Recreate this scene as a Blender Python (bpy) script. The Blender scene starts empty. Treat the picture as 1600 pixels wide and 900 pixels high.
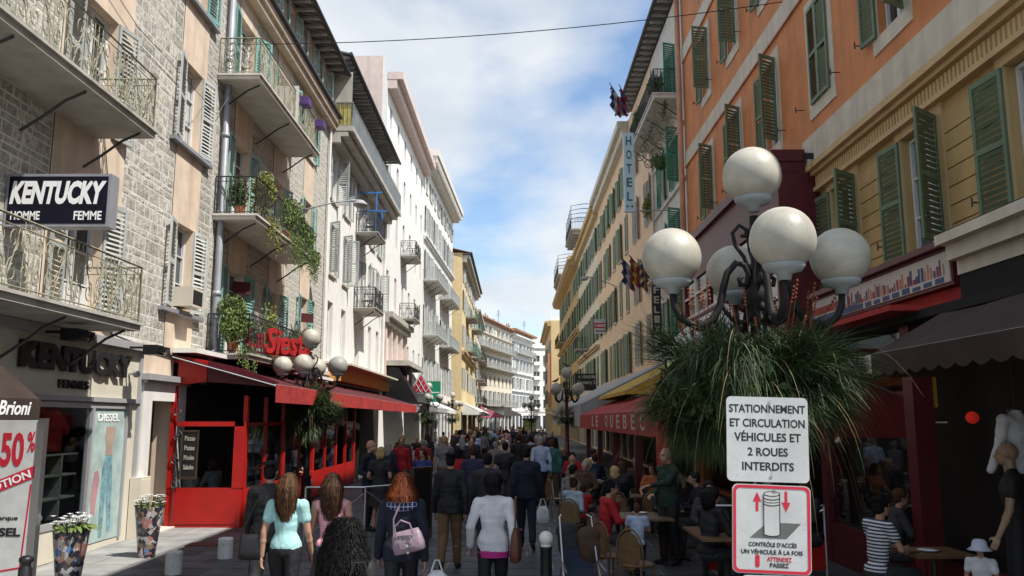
import bpy, math, random
from mathutils import Vector, Matrix, Euler
random.seed(7)
R = math.radians; PI = math.pi
sc = bpy.context.scene
col = sc.collection
# ------------------------------------------------------------------ camera
cam_d = bpy.data.cameras.new('camera'); cam = bpy.data.objects.new('camera', cam_d); col.objects.link(cam)
cam_d.sensor_width = 36; cam_d.lens = 29.25; cam_d.clip_start = .05; cam_d.clip_end = 3000
cam.location = (0, 0, 2.25); cam.rotation_euler = (R(90 + 8.96), 0, R(.13)); sc.camera = cam
# ------------------------------------------------------------------ sky, sun, exposure
SUN_EL, SUN_AZ = 56, 120            # azimuth clockwise from +Y (the street runs along +Y)
w = bpy.data.worlds.new('World'); sc.world = w; w.use_nodes = True
nt = w.node_tree; N = nt.nodes; Lk = nt.links; N.clear()
def nn(t, **k):
    n = N.new(t)
    for a, b in k.items(): setattr(n, a, b)
    return n
sky = nn('ShaderNodeTexSky', sky_type='NISHITA', sun_disc=False)
sky.sun_elevation = R(SUN_EL); sky.sun_rotation = R(SUN_AZ); sky.air_density = 1.0; sky.dust_density = .6; sky.ozone_density = 1.0
tc = nn('ShaderNodeTexCoord'); sep = nn('ShaderNodeSeparateXYZ'); Lk.new(tc.outputs['Generated'], sep.inputs[0])
zz = nn('ShaderNodeMath', operation='ADD'); Lk.new(sep.outputs['Z'], zz.inputs[0]); zz.inputs[1].default_value = .28
zm = nn('ShaderNodeMath', operation='MAXIMUM'); Lk.new(zz.outputs[0], zm.inputs[0]); zm.inputs[1].default_value = .05
dx = nn('ShaderNodeMath', operation='DIVIDE'); Lk.new(sep.outputs['X'], dx.inputs[0]); Lk.new(zm.outputs[0], dx.inputs[1])
dy = nn('ShaderNodeMath', operation='DIVIDE'); Lk.new(sep.outputs['Y'], dy.inputs[0]); Lk.new(zm.outputs[0], dy.inputs[1])
cb = nn('ShaderNodeCombineXYZ'); dxo = nn('ShaderNodeMath', operation='ADD'); Lk.new(dx.outputs[0], dxo.inputs[0]); dxo.inputs[1].default_value = 0; Lk.new(dxo.outputs[0], cb.inputs[0]); Lk.new(dy.outputs[0], cb.inputs[1]); cb.inputs[2].default_value = 11.3
no = nn('ShaderNodeTexNoise'); no.inputs['Scale'].default_value = 1.6; no.inputs['Detail'].default_value = 7; no.inputs['Roughness'].default_value = .5; no.inputs['Distortion'].default_value = .15
Lk.new(cb.outputs[0], no.inputs['Vector'])
cr = nn('ShaderNodeValToRGB'); cr.color_ramp.elements[0].position = .41; cr.color_ramp.elements[1].position = .56
cr.color_ramp.elements[0].color = (.05, .05, .05, 1); cr.color_ramp.elements[1].color = (.9, .9, .9, 1)
Lk.new(no.outputs['Fac'], cr.inputs[0])
no2 = nn('ShaderNodeTexNoise'); no2.inputs['Scale'].default_value = 3.5; no2.inputs['Detail'].default_value = 5; Lk.new(cb.outputs[0], no2.inputs['Vector'])
cr2 = nn('ShaderNodeValToRGB'); cr2.color_ramp.elements[0].color = (7.2, 7.8, 8.4, 1); cr2.color_ramp.elements[1].color = (9.0, 9.3, 9.5, 1)
cr2.color_ramp.elements[0].position = .35; cr2.color_ramp.elements[1].position = .6; Lk.new(no2.outputs['Fac'], cr2.inputs[0])
mx = nn('ShaderNodeMix', data_type='RGBA'); Lk.new(cr.outputs[0], mx.inputs['Factor']); hsv = nn('ShaderNodeHueSaturation'); hsv.inputs['Saturation'].default_value = 1.1; hsv.inputs['Value'].default_value = 1.95; Lk.new(sky.outputs[0], hsv.inputs['Color']); Lk.new(hsv.outputs[0], mx.inputs['A']); Lk.new(cr2.outputs[0], mx.inputs['B'])
bg = nn('ShaderNodeBackground'); bg.inputs['Strength'].default_value = .078; Lk.new(mx.outputs['Result'], bg.inputs['Color'])
wo = nn('ShaderNodeOutputWorld'); Lk.new(bg.outputs[0], wo.inputs['Surface'])
sun_d = bpy.data.lights.new('sun', 'SUN'); sun_d.energy = 5; sun_d.angle = R(.5); sun_d.color = (1, .95, .87)
sun = bpy.data.objects.new('sun', sun_d); col.objects.link(sun)
sv = Vector((math.sin(R(SUN_AZ)) * math.cos(R(SUN_EL)), math.cos(R(SUN_AZ)) * math.cos(R(SUN_EL)), math.sin(R(SUN_EL))))
sun.rotation_euler = sv.to_track_quat('Z', 'Y').to_euler(); sun.location = sv * 60
vs = sc.view_settings; vs.view_transform = 'Standard'; vs.look = 'None'; vs.gamma = 1; vs.exposure = .4
sc.render.engine = 'CYCLES'; sc.cycles.use_denoising = True
sc.cycles.max_bounces = 6; sc.cycles.diffuse_bounces = 3; sc.cycles.glossy_bounces = 3; sc.cycles.transparent_max_bounces = 8; sc.cycles.transmission_bounces = 3
sc.cycles.caustics_reflective = False; sc.cycles.caustics_refractive = False

# ------------------------------------------------------------------ materials
MC = {}
def mat(name, c, rough=.75, var=.15, vs=2.5, bump=.15, bs=35, metal=0, streak=0, rnd=0, spec=.4, speck=0, alpha=1, emit=None, dots=0, bd=.02):
    if name in MC: return MC[name]
    m = bpy.data.materials.new(name); m.use_nodes = True; t = m.node_tree; n = t.nodes; l = t.links
    b = n['Principled BSDF']; b.inputs['Roughness'].default_value = rough; b.inputs['Metallic'].default_value = metal
    b.inputs['Specular IOR Level'].default_value = spec
    g = n.new('ShaderNodeNewGeometry')
    def noise(s, d=4, st=None):
        q = n.new('ShaderNodeTexNoise'); q.inputs['Scale'].default_value = s; q.inputs['Detail'].default_value = d
        if st:
            mp = n.new('ShaderNodeMapping'); mp.inputs['Scale'].default_value = st; l.new(g.outputs['Position'], mp.inputs[0]); l.new(mp.outputs[0], q.inputs['Vector'])
        else: l.new(g.outputs['Position'], q.inputs['Vector'])
        return q
    def mixc(f, A, B_):
        x = n.new('ShaderNodeMix'); x.data_type = 'RGBA'
        for s, v in (('A', A), ('B', B_)):
            if isinstance(v, tuple): x.inputs[s].default_value = (*v, 1)
            else: l.new(v, x.inputs[s])
        if isinstance(f, float): x.inputs['Factor'].default_value = f
        else: l.new(f, x.inputs['Factor'])
        return x.outputs['Result']
    def ramp(s, a, b2):
        r_ = n.new('ShaderNodeMapRange'); r_.inputs['From Min'].default_value = a; r_.inputs['From Max'].default_value = b2; l.new(s, r_.inputs[0]); return r_.outputs[0]
    lo = tuple(x * (1 - var) for x in c); hi = tuple(min(1, x * (1 + var)) for x in c)
    q = noise(vs); out = mixc(ramp(q.outputs[0], .32, .68), lo, hi)
    if streak:
        s_ = noise(1, 5, (2.6, 2.6, .28)); f = ramp(s_.outputs[0], .5, .78)
        mm = n.new('ShaderNodeMath'); mm.operation = 'MULTIPLY'; l.new(f, mm.inputs[0]); mm.inputs[1].default_value = streak
        out = mixc(mm.outputs[0], out, tuple(x * .42 for x in c))
    if speck:
        s2 = noise(vs * 7, 3); f2 = ramp(s2.outputs[0], .57, .63)
        mm2 = n.new('ShaderNodeMath'); mm2.operation = 'MULTIPLY'; l.new(f2, mm2.inputs[0]); mm2.inputs[1].default_value = speck
        out = mixc(mm2.outputs[0], out, tuple(x * .35 for x in c))
    if dots:
        s3 = noise(38, 2); f3 = ramp(s3.outputs[0], .70, .73); m3 = n.new('ShaderNodeMath'); m3.operation = 'MULTIPLY'; l.new(f3, m3.inputs[0]); m3.inputs[1].default_value = dots
        out = mixc(m3.outputs[0], out, (.02, .018, .015))
    if rnd:
        oi = n.new('ShaderNodeObjectInfo'); mr = n.new('ShaderNodeMapRange'); l.new(oi.outputs['Random'], mr.inputs[0])
        mr.inputs['To Min'].default_value = 1 - rnd; mr.inputs['To Max'].default_value = 1 + rnd
        hs = n.new('ShaderNodeHueSaturation'); l.new(mr.outputs[0], hs.inputs['Value']); l.new(out, hs.inputs['Color']); out = hs.outputs[0]
    l.new(out, b.inputs['Base Color'])
    if bump:
        q2 = noise(bs, 5); bp = n.new('ShaderNodeBump'); bp.inputs['Strength'].default_value = bump; bp.inputs['Distance'].default_value = bd
        l.new(q2.outputs[0], bp.inputs['Height']); l.new(bp.outputs[0], b.inputs['Normal'])
    if emit: b.inputs['Emission Color'].default_value = (*c, 1); b.inputs['Emission Strength'].default_value = emit
    if alpha < 1: b.inputs['Alpha'].default_value = alpha
    MC[name] = m; return m
def glass_mat(name, tint=(.8, .85, .85), refl=.12):
    if name in MC: return MC[name]
    m = bpy.data.materials.new(name); m.use_nodes = True; t = m.node_tree; n = t.nodes; l = t.links; n.clear()
    o = n.new('ShaderNodeOutputMaterial'); tr = n.new('ShaderNodeBsdfTransparent'); tr.inputs[0].default_value = (*tint, 1)
    gl = n.new('ShaderNodeBsdfGlossy'); gl.inputs['Roughness'].default_value = .03; lw = n.new('ShaderNodeLayerWeight'); lw.inputs[0].default_value = .5; fr = n.new('ShaderNodeMath'); fr.operation = 'POWER'; l.new(lw.outputs['Facing'], fr.inputs[0]); fr.inputs[1].default_value = 3.5
    x = n.new('ShaderNodeMixShader'); l.new(fr.outputs[0], x.inputs[0]); l.new(tr.outputs[0], x.inputs[1]); l.new(gl.outputs[0], x.inputs[2]); l.new(x.outputs[0], o.inputs[0])
    MC[name] = m; return m
mat('pane', (.035, .045, .055), rough=.06, var=.5, vs=.6, bump=0, rnd=.9, spec=.7)
mat('curtain', (.42, .42, .40), rough=.9, var=.25, vs=9, rnd=.35)
mat('window_white', (.62, .62, .62), rough=.5, var=.06)
mat('shutter_grey', (.36, .385, .375), rough=.7, var=.15, streak=.3)
mat('shutter_pale', (.47, .49, .48), rough=.7, var=.15, streak=.3)
mat('shutter_teal', (.17, .36, .33), rough=.6, var=.15, streak=.25)
mat('shutter_aqua', (.27, .42, .38), rough=.6, var=.15, streak=.25)
mat('shutter_green', (.125, .18, .115), rough=.55, var=.12, streak=.2)
mat('shutter_deep', (.05, .22, .14), rough=.55, var=.12, streak=.2)
mat('mortar', (.66, .645, .61), var=.12, bump=.4, bs=25, streak=.25)
mat('stone', (.43, .41, .36), rough=.9, var=.35, vs=11, bump=.8, bs=26, rnd=.2, speck=.6)
mat('plaster_peach', (.66, .54, .42), var=.1, streak=.5, bump=.1)
mat('plaster_white', (.78, .77, .74), var=.05, streak=.22, bump=.08)
mat('plaster_pinkish', (.62, .51, .47), var=.07, streak=.45, bump=.08)
mat('plaster_yellow', (.72, .58, .33), var=.06, streak=.25, bump=.08)
mat('plaster_cream', (.68, .61, .49), var=.07, streak=.3, bump=.08)
mat('plaster_apricot', (.72, .52, .34), var=.06, streak=.25, bump=.08)
mat('plaster_orange', (.58, .225, .088), var=.11, vs=1.6, streak=.4, bump=.15)
mat('plaster_ochre', (.50, .35, .155), var=.11, vs=1.6, streak=.45, bump=.15)
mat('trim_cream', (.58, .53, .44), var=.1, streak=.5, bump=.12)
mat('trim_ochre', (.56, .40, .21), var=.06, streak=.3, bump=.06)
mat('concrete', (.42, .40, .36), var=.15, streak=.45, bump=.25)
mat('concrete_pale', (.62, .59, .54), var=.1, streak=.3, bump=.2)
mat('roof_dark', (.11, .105, .11), var=.3)
mat('roof_tile', (.33, .17, .10), var=.3, bump=.5)
mat('eave_wood', (.34, .33, .31), var=.25)
mat('lamp_iron', (.016, .014, .015), rough=.6, var=.25, bump=.1, spec=.2)
mat('grass_mid', (.062, .088, .026), rough=.65, var=.45, vs=7)
mat('iron', (.035, .036, .04), rough=.5, var=.25, bump=.1)
mat('iron_lichen', (.25, .235, .17), rough=.75, var=.35, vs=9, bump=.2)
mat('iron_grey', (.30, .33, .34), rough=.55, var=.15)
mat('iron_green', (.06, .17, .13), rough=.5)
mat('zinc', (.30, .31, .34), rough=.5, var=.12, metal=.2, streak=.3)
mat('pipe_salmon', (.50, .25, .16), rough=.6, streak=.3)
mat('red_paint', (.38, .012, .010), rough=.38, var=.12, bump=.04)
mat('maroon', (.085, .008, .015), rough=.45, var=.18, bump=.05)
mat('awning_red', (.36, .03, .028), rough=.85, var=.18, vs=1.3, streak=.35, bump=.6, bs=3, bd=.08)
mat('awning_red_shaded', (.075, .009, .012), rough=.85, var=.2, vs=1.3, streak=.3, bump=.6, bs=3, bd=.08)  # dark copy of the awning red, shade on the cloth put into the colour
mat('awning_grey', (.34, .34, .35), rough=.85, var=.08, streak=.12)
mat('awning_yellow', (.48, .33, .05), rough=.85, var=.1)
mat('awning_brown', (.036, .022, .017), rough=.9, var=.2, speck=.1)
mat('awning_white', (.72, .72, .70), rough=.8, var=.06)
mat('awning_pink', (.62, .17, .27), rough=.8)
mat('black_paint', (.012, .012, .014), rough=.4, var=.3)
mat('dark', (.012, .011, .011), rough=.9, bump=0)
mat('wood_dark', (.05, .032, .022), rough=.5, var=.25, vs=6)
mat('wood_cane', (.14, .08, .036), rough=.5, var=.25, vs=14)
mat('globe', (.42, .40, .34), rough=.45, var=.16, vs=5, bump=.05, streak=.6, dots=.4)
mat('globe_dull', (.30, .30, .28), rough=.5, var=.12, bump=.03)
mat('sign_white', (.52, .53, .53), rough=.4, var=.09, vs=6, bump=.04, streak=.25, dots=.5)
mat('text_black', (.015, .015, .017), rough=.5, bump=0)
mat('text_white', (.80, .80, .80), rough=.5, bump=0, var=.03)
mat('text_red', (.50, .02, .045), rough=.5, bump=0)
mat('sign_navy', (.005, .005, .014), rough=.65, spec=.2, var=.1, bump=0)
mat('sign_blue', (.02, .12, .50), rough=.4, bump=0)
mat('steel', (.5, .5, .52), rough=.3, metal=.9, var=.1, bump=0)
mat('leaf', (.055, .095, .022), rough=.6, var=.45, vs=5, rnd=.1)
mat('leaf_light', (.12, .17, .045), rough=.6, var=.4, vs=6)
mat('grass_dark', (.032, .058, .018), rough=.6, var=.5, vs=4)
mat('grass_dry', (.22, .16, .07), rough=.7, var=.3)
mat('rust_flower', (.22, .055, .02), rough=.7, var=.3)
mat('petal', (.80, .80, .80), rough=.6, var=.05)
mat('terracotta', (.34, .13, .06), rough=.8)
mat('purple', (.09, .045, .18), rough=.6)
mat('shop_cream', (.60, .56, .46), rough=.6, var=.05, streak=.12)
mat('shop_grey', (.33, .33, .34), rough=.5, var=.06)
mat('white_paint', (.74, .73, .70), rough=.6, var=.06, streak=.15)
glass_mat('glass')

# ------------------------------------------------------------------ mesh helpers
class MB:
    def __init__(s): s.v = []; s.f = []; s.m = []; s.mi = 0
    def quad(s, *p):
        i = len(s.v); s.v += [tuple(q) for q in p]; s.f.append(tuple(range(i, i + len(p)))); s.m.append(s.mi); return s
    def face(s, f): s.f.append(f); s.m.append(s.mi)
    def box(s, x0, x1, y0, y1, z0, z1):
        i = len(s.v); s.v += [(x, y, z) for z in (z0, z1) for y in (y0, y1) for x in (x0, x1)]
        for f in ((0, 2, 3, 1), (4, 5, 7, 6), (0, 1, 5, 4), (2, 6, 7, 3), (0, 4, 6, 2), (1, 3, 7, 5)): s.face(tuple(i + k for k in f))
        return s
    def ring_skin(s, rings, closed=True, caps=True):
        n = len(rings[0]); i = len(s.v)
        for r_ in rings: s.v += [tuple(p) for p in r_]
        for a in range(len(rings) - 1):
            for b in range(n if closed else n - 1):
                c = (b + 1) % n; s.face((i + a * n + b, i + a * n + c, i + (a + 1) * n + c, i + (a + 1) * n + b))
        if caps and closed:
            s.face(tuple(i + k for k in range(n))[::-1]); s.face(tuple(i + (len(rings) - 1) * n + k for k in range(n)))
        return s
    def tube(s, pts, r, n=6, caps=True):
        pts = [Vector(p) for p in pts]; rings = []
        rs = r if isinstance(r, (list, tuple)) else [r] * len(pts)
        pn = None
        for k, p in enumerate(pts):
            d = (pts[min(k + 1, len(pts) - 1)] - pts[max(k - 1, 0)])
            if d.length < 1e-9: d = Vector((0, 0, 1))
            d.normalize()
            if pn is None: a = Vector((0, 0, 1)) if abs(d.z) < .9 else Vector((1, 0, 0)); pn = d.cross(a).normalized()
            else:
                pn = (pn - d * pn.dot(d))
                if pn.length < 1e-6: pn = d.orthogonal()
                pn.normalize()
            q = d.cross(pn)
            rings.append([p + (pn * math.cos(t) + q * math.sin(t)) * rs[k] for t in [2 * PI * j / n for j in range(n)]])
        return s.ring_skin(rings, True, caps)
    def lathe(s, c, prof, n=16, caps=True):
        return s.ring_skin([[(c[0] + r_ * math.cos(2 * PI * j / n), c[1] + r_ * math.sin(2 * PI * j / n), c[2] + z) for j in range(n)] for r_, z in prof], True, caps)
    def ell(s, c, r, nu=12, nv=8, M=None):
        rx, ry, rz = (r, r, r) if isinstance(r, (int, float)) else r
        c = Vector(c); rings = []
        for a in range(1, nv):
            t = PI * a / nv
            ring = [Vector((rx * math.sin(t) * math.cos(2 * PI * j / nu), ry * math.sin(t) * math.sin(2 * PI * j / nu), -rz * math.cos(t))) for j in range(nu)]
            rings.append([c + ((M @ p) if M else p) for p in ring])
        i = len(s.v); s.ring_skin(rings, True, False)
        b = Vector((0, 0, -rz)); t_ = Vector((0, 0, rz)); s.v += [tuple(c + ((M @ b) if M else b)), tuple(c + ((M @ t_) if M else t_))]
        e = len(s.v) - 2; k = i + (nv - 2) * nu
        for j in range(nu): s.face((e, i + (j + 1) % nu, i + j)); s.face((e + 1, k + j, k + (j + 1) % nu))
        return s
    def cap(s, p0, r0, p1, r1, n=10):
        p0 = Vector(p0); p1 = Vector(p1); d = p1 - p0; L_ = d.length
        if L_ < 1e-6: return s.ell(p0, r0)
        d.normalize(); pts = []; rs = []
        for k in range(4): t = PI / 2 * (k + .35) / 4.35; pts.append(p0 - d * r0 * math.cos(t)); rs.append(r0 * math.sin(t))
        pts.append(p0); rs.append(r0); pts.append(p1); rs.append(r1)
        for k in range(3, -1, -1): t = PI / 2 * (k + .35) / 4.35; pts.append(p1 + d * r1 * math.cos(t)); rs.append(r1 * math.sin(t))
        return s.tube(pts, rs, n)
    def poly(s, pts, y0, y1):
        n = len(pts); i = len(s.v)
        s.v += [(p[0], y0, p[1]) for p in pts] + [(p[0], y1, p[1]) for p in pts]
        s.face(tuple(range(i, i + n))); s.face(tuple(range(i + n, i + 2 * n))[::-1])
        for k in range(n): s.face((i + k, i + n + k, i + n + (k + 1) % n, i + (k + 1) % n))
        return s
    def xform(s, M): s.v = [tuple(M @ Vector(p)) for p in s.v]; return s
    def add(s, o, M=None):
        i = len(s.v); s.v += [tuple(M @ Vector(p)) for p in o.v] if M else list(o.v)
        for f, m in zip(o.f, o.m): s.f.append(tuple(i + k for k in f)); s.m.append(m)
        return s
    def mesh(s, name, mats, smooth=False):
        me = bpy.data.meshes.new(name); me.from_pydata(s.v, [], s.f)
        for m in (mats if isinstance(mats, (list, tuple)) else [mats]): me.materials.append(MC[m] if isinstance(m, str) else m)
        if s.mi or any(s.m): me.polygons.foreach_set('material_index', s.m)
        if smooth: me.polygons.foreach_set('use_smooth', [True] * len(s.f))
        me.update(); return me
    def build(s, name, mats, parent=None, loc=(0, 0, 0), rz=0, smooth=False, **props):
        return place(name, s.mesh(name, mats, smooth), parent, loc, rz, **props)
def place(name, me, parent=None, loc=(0, 0, 0), rz=0, scale=None, **props):
    o = bpy.data.objects.new(name, me); col.objects.link(o); o.location = loc; o.rotation_euler = (0, 0, rz) if isinstance(rz, (int, float)) else rz
    if parent: o.parent = parent
    if scale: o.scale = scale
    for k, v in props.items():
        if v is not None: o[k] = v
    return o
def thing(name, label, cat, loc=(0, 0, 0), rz=0, group=None, scale=None):
    return place(name, None, None, loc, rz, scale, label=label, category=cat, group=group)
def box(name, m, parent, *b, **p): return MB().box(*b).build(name, m, parent, **p)
CACHE = {}
def cached(key, fn):
    if key not in CACHE: CACHE[key] = fn()
    return CACHE[key]
def text(name, body, w_, h_, m, parent, loc, rz=0, ext=.008, shear=0, bold=.022, **p):
    def mk():
        cu = bpy.data.curves.new('t', 'FONT'); cu.body = body; cu.size = 1; cu.extrude = .5; cu.resolution_u = 3; cu.align_x = 'LEFT'; cu.offset = bold
        if '\n' in body: cu.align_x = 'CENTER'
        o = bpy.data.objects.new('t', cu); col.objects.link(o)
        bpy.context.view_layer.update()
        me = bpy.data.meshes.new_from_object(o.evaluated_get(bpy.context.evaluated_depsgraph_get())); bpy.data.objects.remove(o); bpy.data.curves.remove(cu)
        xs = [v.co.x for v in me.vertices]; ys = [v.co.y for v in me.vertices]; x0, x1, y0, y1 = min(xs), max(xs), min(ys), max(ys)
        for v in me.vertices:
            x = ((v.co.x - x0) / (x1 - x0) - .5) * w_; z = ((v.co.y - y0) / (y1 - y0) - .5) * h_
            v.co = (x + shear * z, -(v.co.z + .5) * ext, z)
        me.materials.clear(); me.materials.append(MC[m]); me.name = name; return me
    return place(name, mk(), parent, loc, rz, **p)

# ------------------------------------------------------------------ facade kit: local x runs along the front, -y is the street, z up
class Bld:
    def __init__(s, name, label, p0, p1, cat='building', group=None):
        s.p0 = Vector(p0); s.p1 = Vector(p1); d = s.p1 - s.p0; s.W = d.length; s.a = math.atan2(d.y, d.x)
        s.o = thing(name, label, cat, (p0[0], p0[1], 0), s.a, group); s.sgn = 1 if d.y > 0 else -1
    def u(s, Y): return (Y - s.p0.y) * s.sgn if abs(s.p1.y - s.p0.y) > 1e-3 else Y
def wall_mb(u0, u1, z0, z1, holes, dep=.28, y=0):
    us = sorted({u0, u1} | {min(max(h[i], u0), u1) for h in holes for i in (0, 1)}); zs = sorted({z0, z1} | {min(max(h[i], z0), z1) for h in holes for i in (2, 3)})
    b = MB(); inh = lambda a, c: any(h[0] < a < h[1] and h[2] < c < h[3] for h in holes)
    for k in range(len(zs) - 1):
        zc = (zs[k] + zs[k + 1]) / 2; st = None
        for j in range(len(us) - 1):
            h = inh((us[j] + us[j + 1]) / 2, zc)
            if not h and st is None: st = us[j]
            if (h or j == len(us) - 2) and st is not None:
                e = us[j] if h else us[j + 1]; b.quad((st, y, zs[k]), (e, y, zs[k]), (e, y, zs[k + 1]), (st, y, zs[k + 1])); st = None
    for a, c, e, f in holes:
        if c <= u0 or a >= u1 or f <= z0 or e >= z1: continue
        d = y + dep
        b.quad((a, y, e), (a, y, f), (a, d, f), (a, d, e)); b.quad((c, y, e), (c, d, e), (c, d, f), (c, y, f))
        b.quad((a, y, f), (c, y, f), (c, d, f), (a, d, f)); b.quad((a, y, e), (a, d, e), (c, d, e), (c, y, e))
    return b
def shell(B, z1, D, m, u0=0, u1=None, z0=0, name='side_wall'):
    u1 = B.W if u1 is None else u1; b = MB(); e = .006
    b.quad((u0 + e, .0, z0), (u0 + e, .0, z1), (u0 + e, D, z1), (u0 + e, D, z0)); b.quad((u1 - e, 0, z0), (u1 - e, D, z0), (u1 - e, D, z1), (u1 - e, 0, z1))
    b.quad((u0 + e, D, z0), (u0 + e, D, z1), (u1 - e, D, z1), (u1 - e, D, z0)); b.quad((u0 + e, .0, z1 - .01), (u1 - e, .0, z1 - .01), (u1 - e, D, z1 - .01), (u0 + e, D, z1 - .01))
    return b.build(name, m, B.o)
def win_mesh(w_, h_, door=False, simple=False):
    def mk():
        f = MB(); t = .055; f.box(-w_ / 2, -w_ / 2 + t, -.03, .03, 0, h_); f.box(w_ / 2 - t, w_ / 2, -.03, .03, 0, h_); f.box(-w_ / 2 + t, w_ / 2 - t, -.03, .03, 0, t); f.box(-w_ / 2 + t, w_ / 2 - t, -.03, .03, h_ - t, h_)
        f.box(-.045, .045, -.045, .03, t, h_ - t)
        if not simple:
            for k in ((.33, .66) if not door else (.3, .55, .78)):
                for s_ in (-1, 1): f.box(min(s_ * .045, s_ * (w_ / 2 - t)), max(s_ * .045, s_ * (w_ / 2 - t)), -.02, .02, h_ * k - .014, h_ * k + .014)
            if door: f.box(-w_ / 2 + t, w_ / 2 - t, -.01, .012, t, h_ * .28)
        return f.mesh('window', 'window_white'), MB().box(-w_ / 2 + .01, w_ / 2 - .01, .034, .045, .01, h_ - .01).mesh('pane', 'pane')
    return cached(('win', round(w_, 2), round(h_, 2), door, simple), mk)
def window(B, uc, z, w_, h_, dep=.2, door=False, simple=False):
    a, p = win_mesh(w_, h_, door, simple); o = place('window', a, B.o, (uc, dep, z)); place('pane', p, o)
    if random.random() < .45 and not simple: s_ = random.choice((-1, 1)); place('curtain', cached(('cur', round(w_, 2), round(h_, 2)), lambda: MB().box(-w_ * .2, w_ * .17, .028, .0335, .06, h_ - .06).mesh('curtain', 'curtain')), o, (s_ * w_ * .24, 0, 0))
    return o
def shut_mesh(w_, h_, m, far=False):
    def mk():
        t = .06; f = MB()
        f.box(0, t, -.02, .02, 0, h_); f.box(w_ - t, w_, -.02, .02, 0, h_)
        for z in (0, h_ * .5 - .04, h_ - .08): f.box(t, w_ - t, -.019, .019, z, z + .08)
        s_ = MB(); st = .115 if far else .085; z = .1
        while z < h_ - .12:
            if abs(z + st * .4 - h_ * .5) > .06: 
                s_.quad((t, -.017, z), (w_ - t, -.017, z), (w_ - t, .015, z + st * .58), (t, .015, z + st * .58))
                s_.quad((t, -.012, z), (t, .018, z + st * .58), (w_ - t, .018, z + st * .58), (w_ - t, -.012, z))
            z += st
        if far: s_.box(t, w_ - t, .016, .018, .08, h_ - .08)
        return f.mesh('shutter', m), s_.mesh('louvres', m)
    return cached(('sh', round(w_, 2), round(h_, 2), m, far), mk)
def shutter(B, hu, z, w_, h_, m, side, ang=176, far=False, y=-.03):
    a, s_ = shut_mesh(w_, h_, m, far)
    r_ = -R(ang) if side == 'l' else PI + R(ang)
    o = place('shutter', a, B.o, (hu, y, z), r_); place('louvres', s_, o, kind='stuff'); return o
def win_unit(B, uc, z, w_, h_, sm='shutter_grey', open_=(176, 176), door=False, far=False, sill=True, sw=None):
    window(B, uc, z, w_, h_, door=door, simple=far)
    sw = sw or w_ / 2
    if sm:
        if open_[0] is not None: shutter(B, uc - w_ / 2, z, sw, h_, sm, 'l', open_[0], far)
        if open_[1] is not None: shutter(B, uc + w_ / 2, z, sw, h_, sm, 'r', open_[1], far)
    if sill and not door: box('sill', 'trim_cream', B.o, uc - w_ / 2 - .1, uc + w_ / 2 + .1, -.09, .02, z - .09, z - .004)
    return (uc - w_ / 2, uc + w_ / 2, z, z + h_)
def spiral(c, r, a0, turns, ax='x', n=14, shrink=.15):
    out = []
    for k in range(n + 1):
        t = k / n; a = a0 + turns * 2 * PI * t; q = r * (1 - t * (1 - shrink)); dx_, dz = q * math.cos(a), q * math.sin(a)
        out.append((c[0] + dx_, c[1], c[2] + dz) if ax == 'x' else (c[0], c[1] + dx_, c[2] + dz))
    return out
def railing(parent, pts, z, h_, m, style='bars', step=.12, **p):
    b = MB(); r_ = .009
    for (x0, y0), (x1, y1) in zip(pts, pts[1:]):
        L_ = math.hypot(x1 - x0, y1 - y0); n = max(2, int(L_ / step)); P = lambda t, q: (x0 + (x1 - x0) * t, y0 + (y1 - y0) * t, z + q)
        b.tube([P(0, h_), P(1, h_)], .02, 4); b.tube([P(0, .06), P(1, .06)], .012, 4); b.tube([P(0, h_ - .12), P(1, h_ - .12)], .01, 4)
        for k in range(n + 1):
            t = k / n
            if style == 'scroll' and int(t * L_ / .55) % 2 == 1: continue
            b.tube([P(t, 0), P(t, h_)], r_ if k not in (0, n) else .018, 4, False)
        if style in ('scroll', 'half'):
            q = 0; st = .275 if style == 'scroll' else .5; k = 0
            while q < L_ - .2:
                c = (q + st * .5) / L_; sgn = 1 if k % 2 else -1
                for zc, a0 in ((.24, 90), (.66, -90)):
                    pl = [(math.cos(R(a0) + sgn * 2 * PI * 1.5 * j / 14) * .12 * (1 - .8 * j / 14), math.sin(R(a0) + sgn * 2 * PI * 1.5 * j / 14) * .17 * (1 - .8 * j / 14)) for j in range(15)]
                    b.tube([P(c + e / L_, zc * h_ + .03 + f) for e, f in pl], .009, 4, False)
                b.tube([P(c - .12 * sgn / L_, .05), P(c - .05 * sgn / L_, h_ * .3), P(c + .06 * sgn / L_, h_ * .6), P(c + .12 * sgn / L_, h_ - .12)], .009, 4, False)
                q += st; k += 1
        if style == 'half':
            pass
    return b.build('railing', m, parent, **p)
def balcony(B, u0, u1, z, prot, slab='concrete', rail='iron', style='bars', brk='iron', h_=.95, th=.14, glassy=None, nb=None):
    b = MB().box(u0, u1, -prot, -.002, z - th, z); b.box(u0 - .04, u1 + .04, -prot - .05, -.002, z - .045, z + .002)
    o = b.build('balcony', slab, B.o)
    r_ = railing(o, [(u0 + .03, -.03), (u0 + .03, -prot + .03), (u1 - .03, -prot + .03), (u1 - .03, -.03)], z, h_, rail, style)
    n = nb or max(2, int((u1 - u0) / 2.2))
    if brk:
        for k in range(n):
            uu = u0 + .35 + (u1 - u0 - .7) * k / (n - 1); q = MB()
            q.tube([(uu, -.02, z - th - .62), (uu, -prot * .3, z - th - .42), (uu, -prot * .62, z - th - .16), (uu, -prot + .1, z - th - .02)], .022, 6)
            q.build('bracket', brk, o)
    return o

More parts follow.
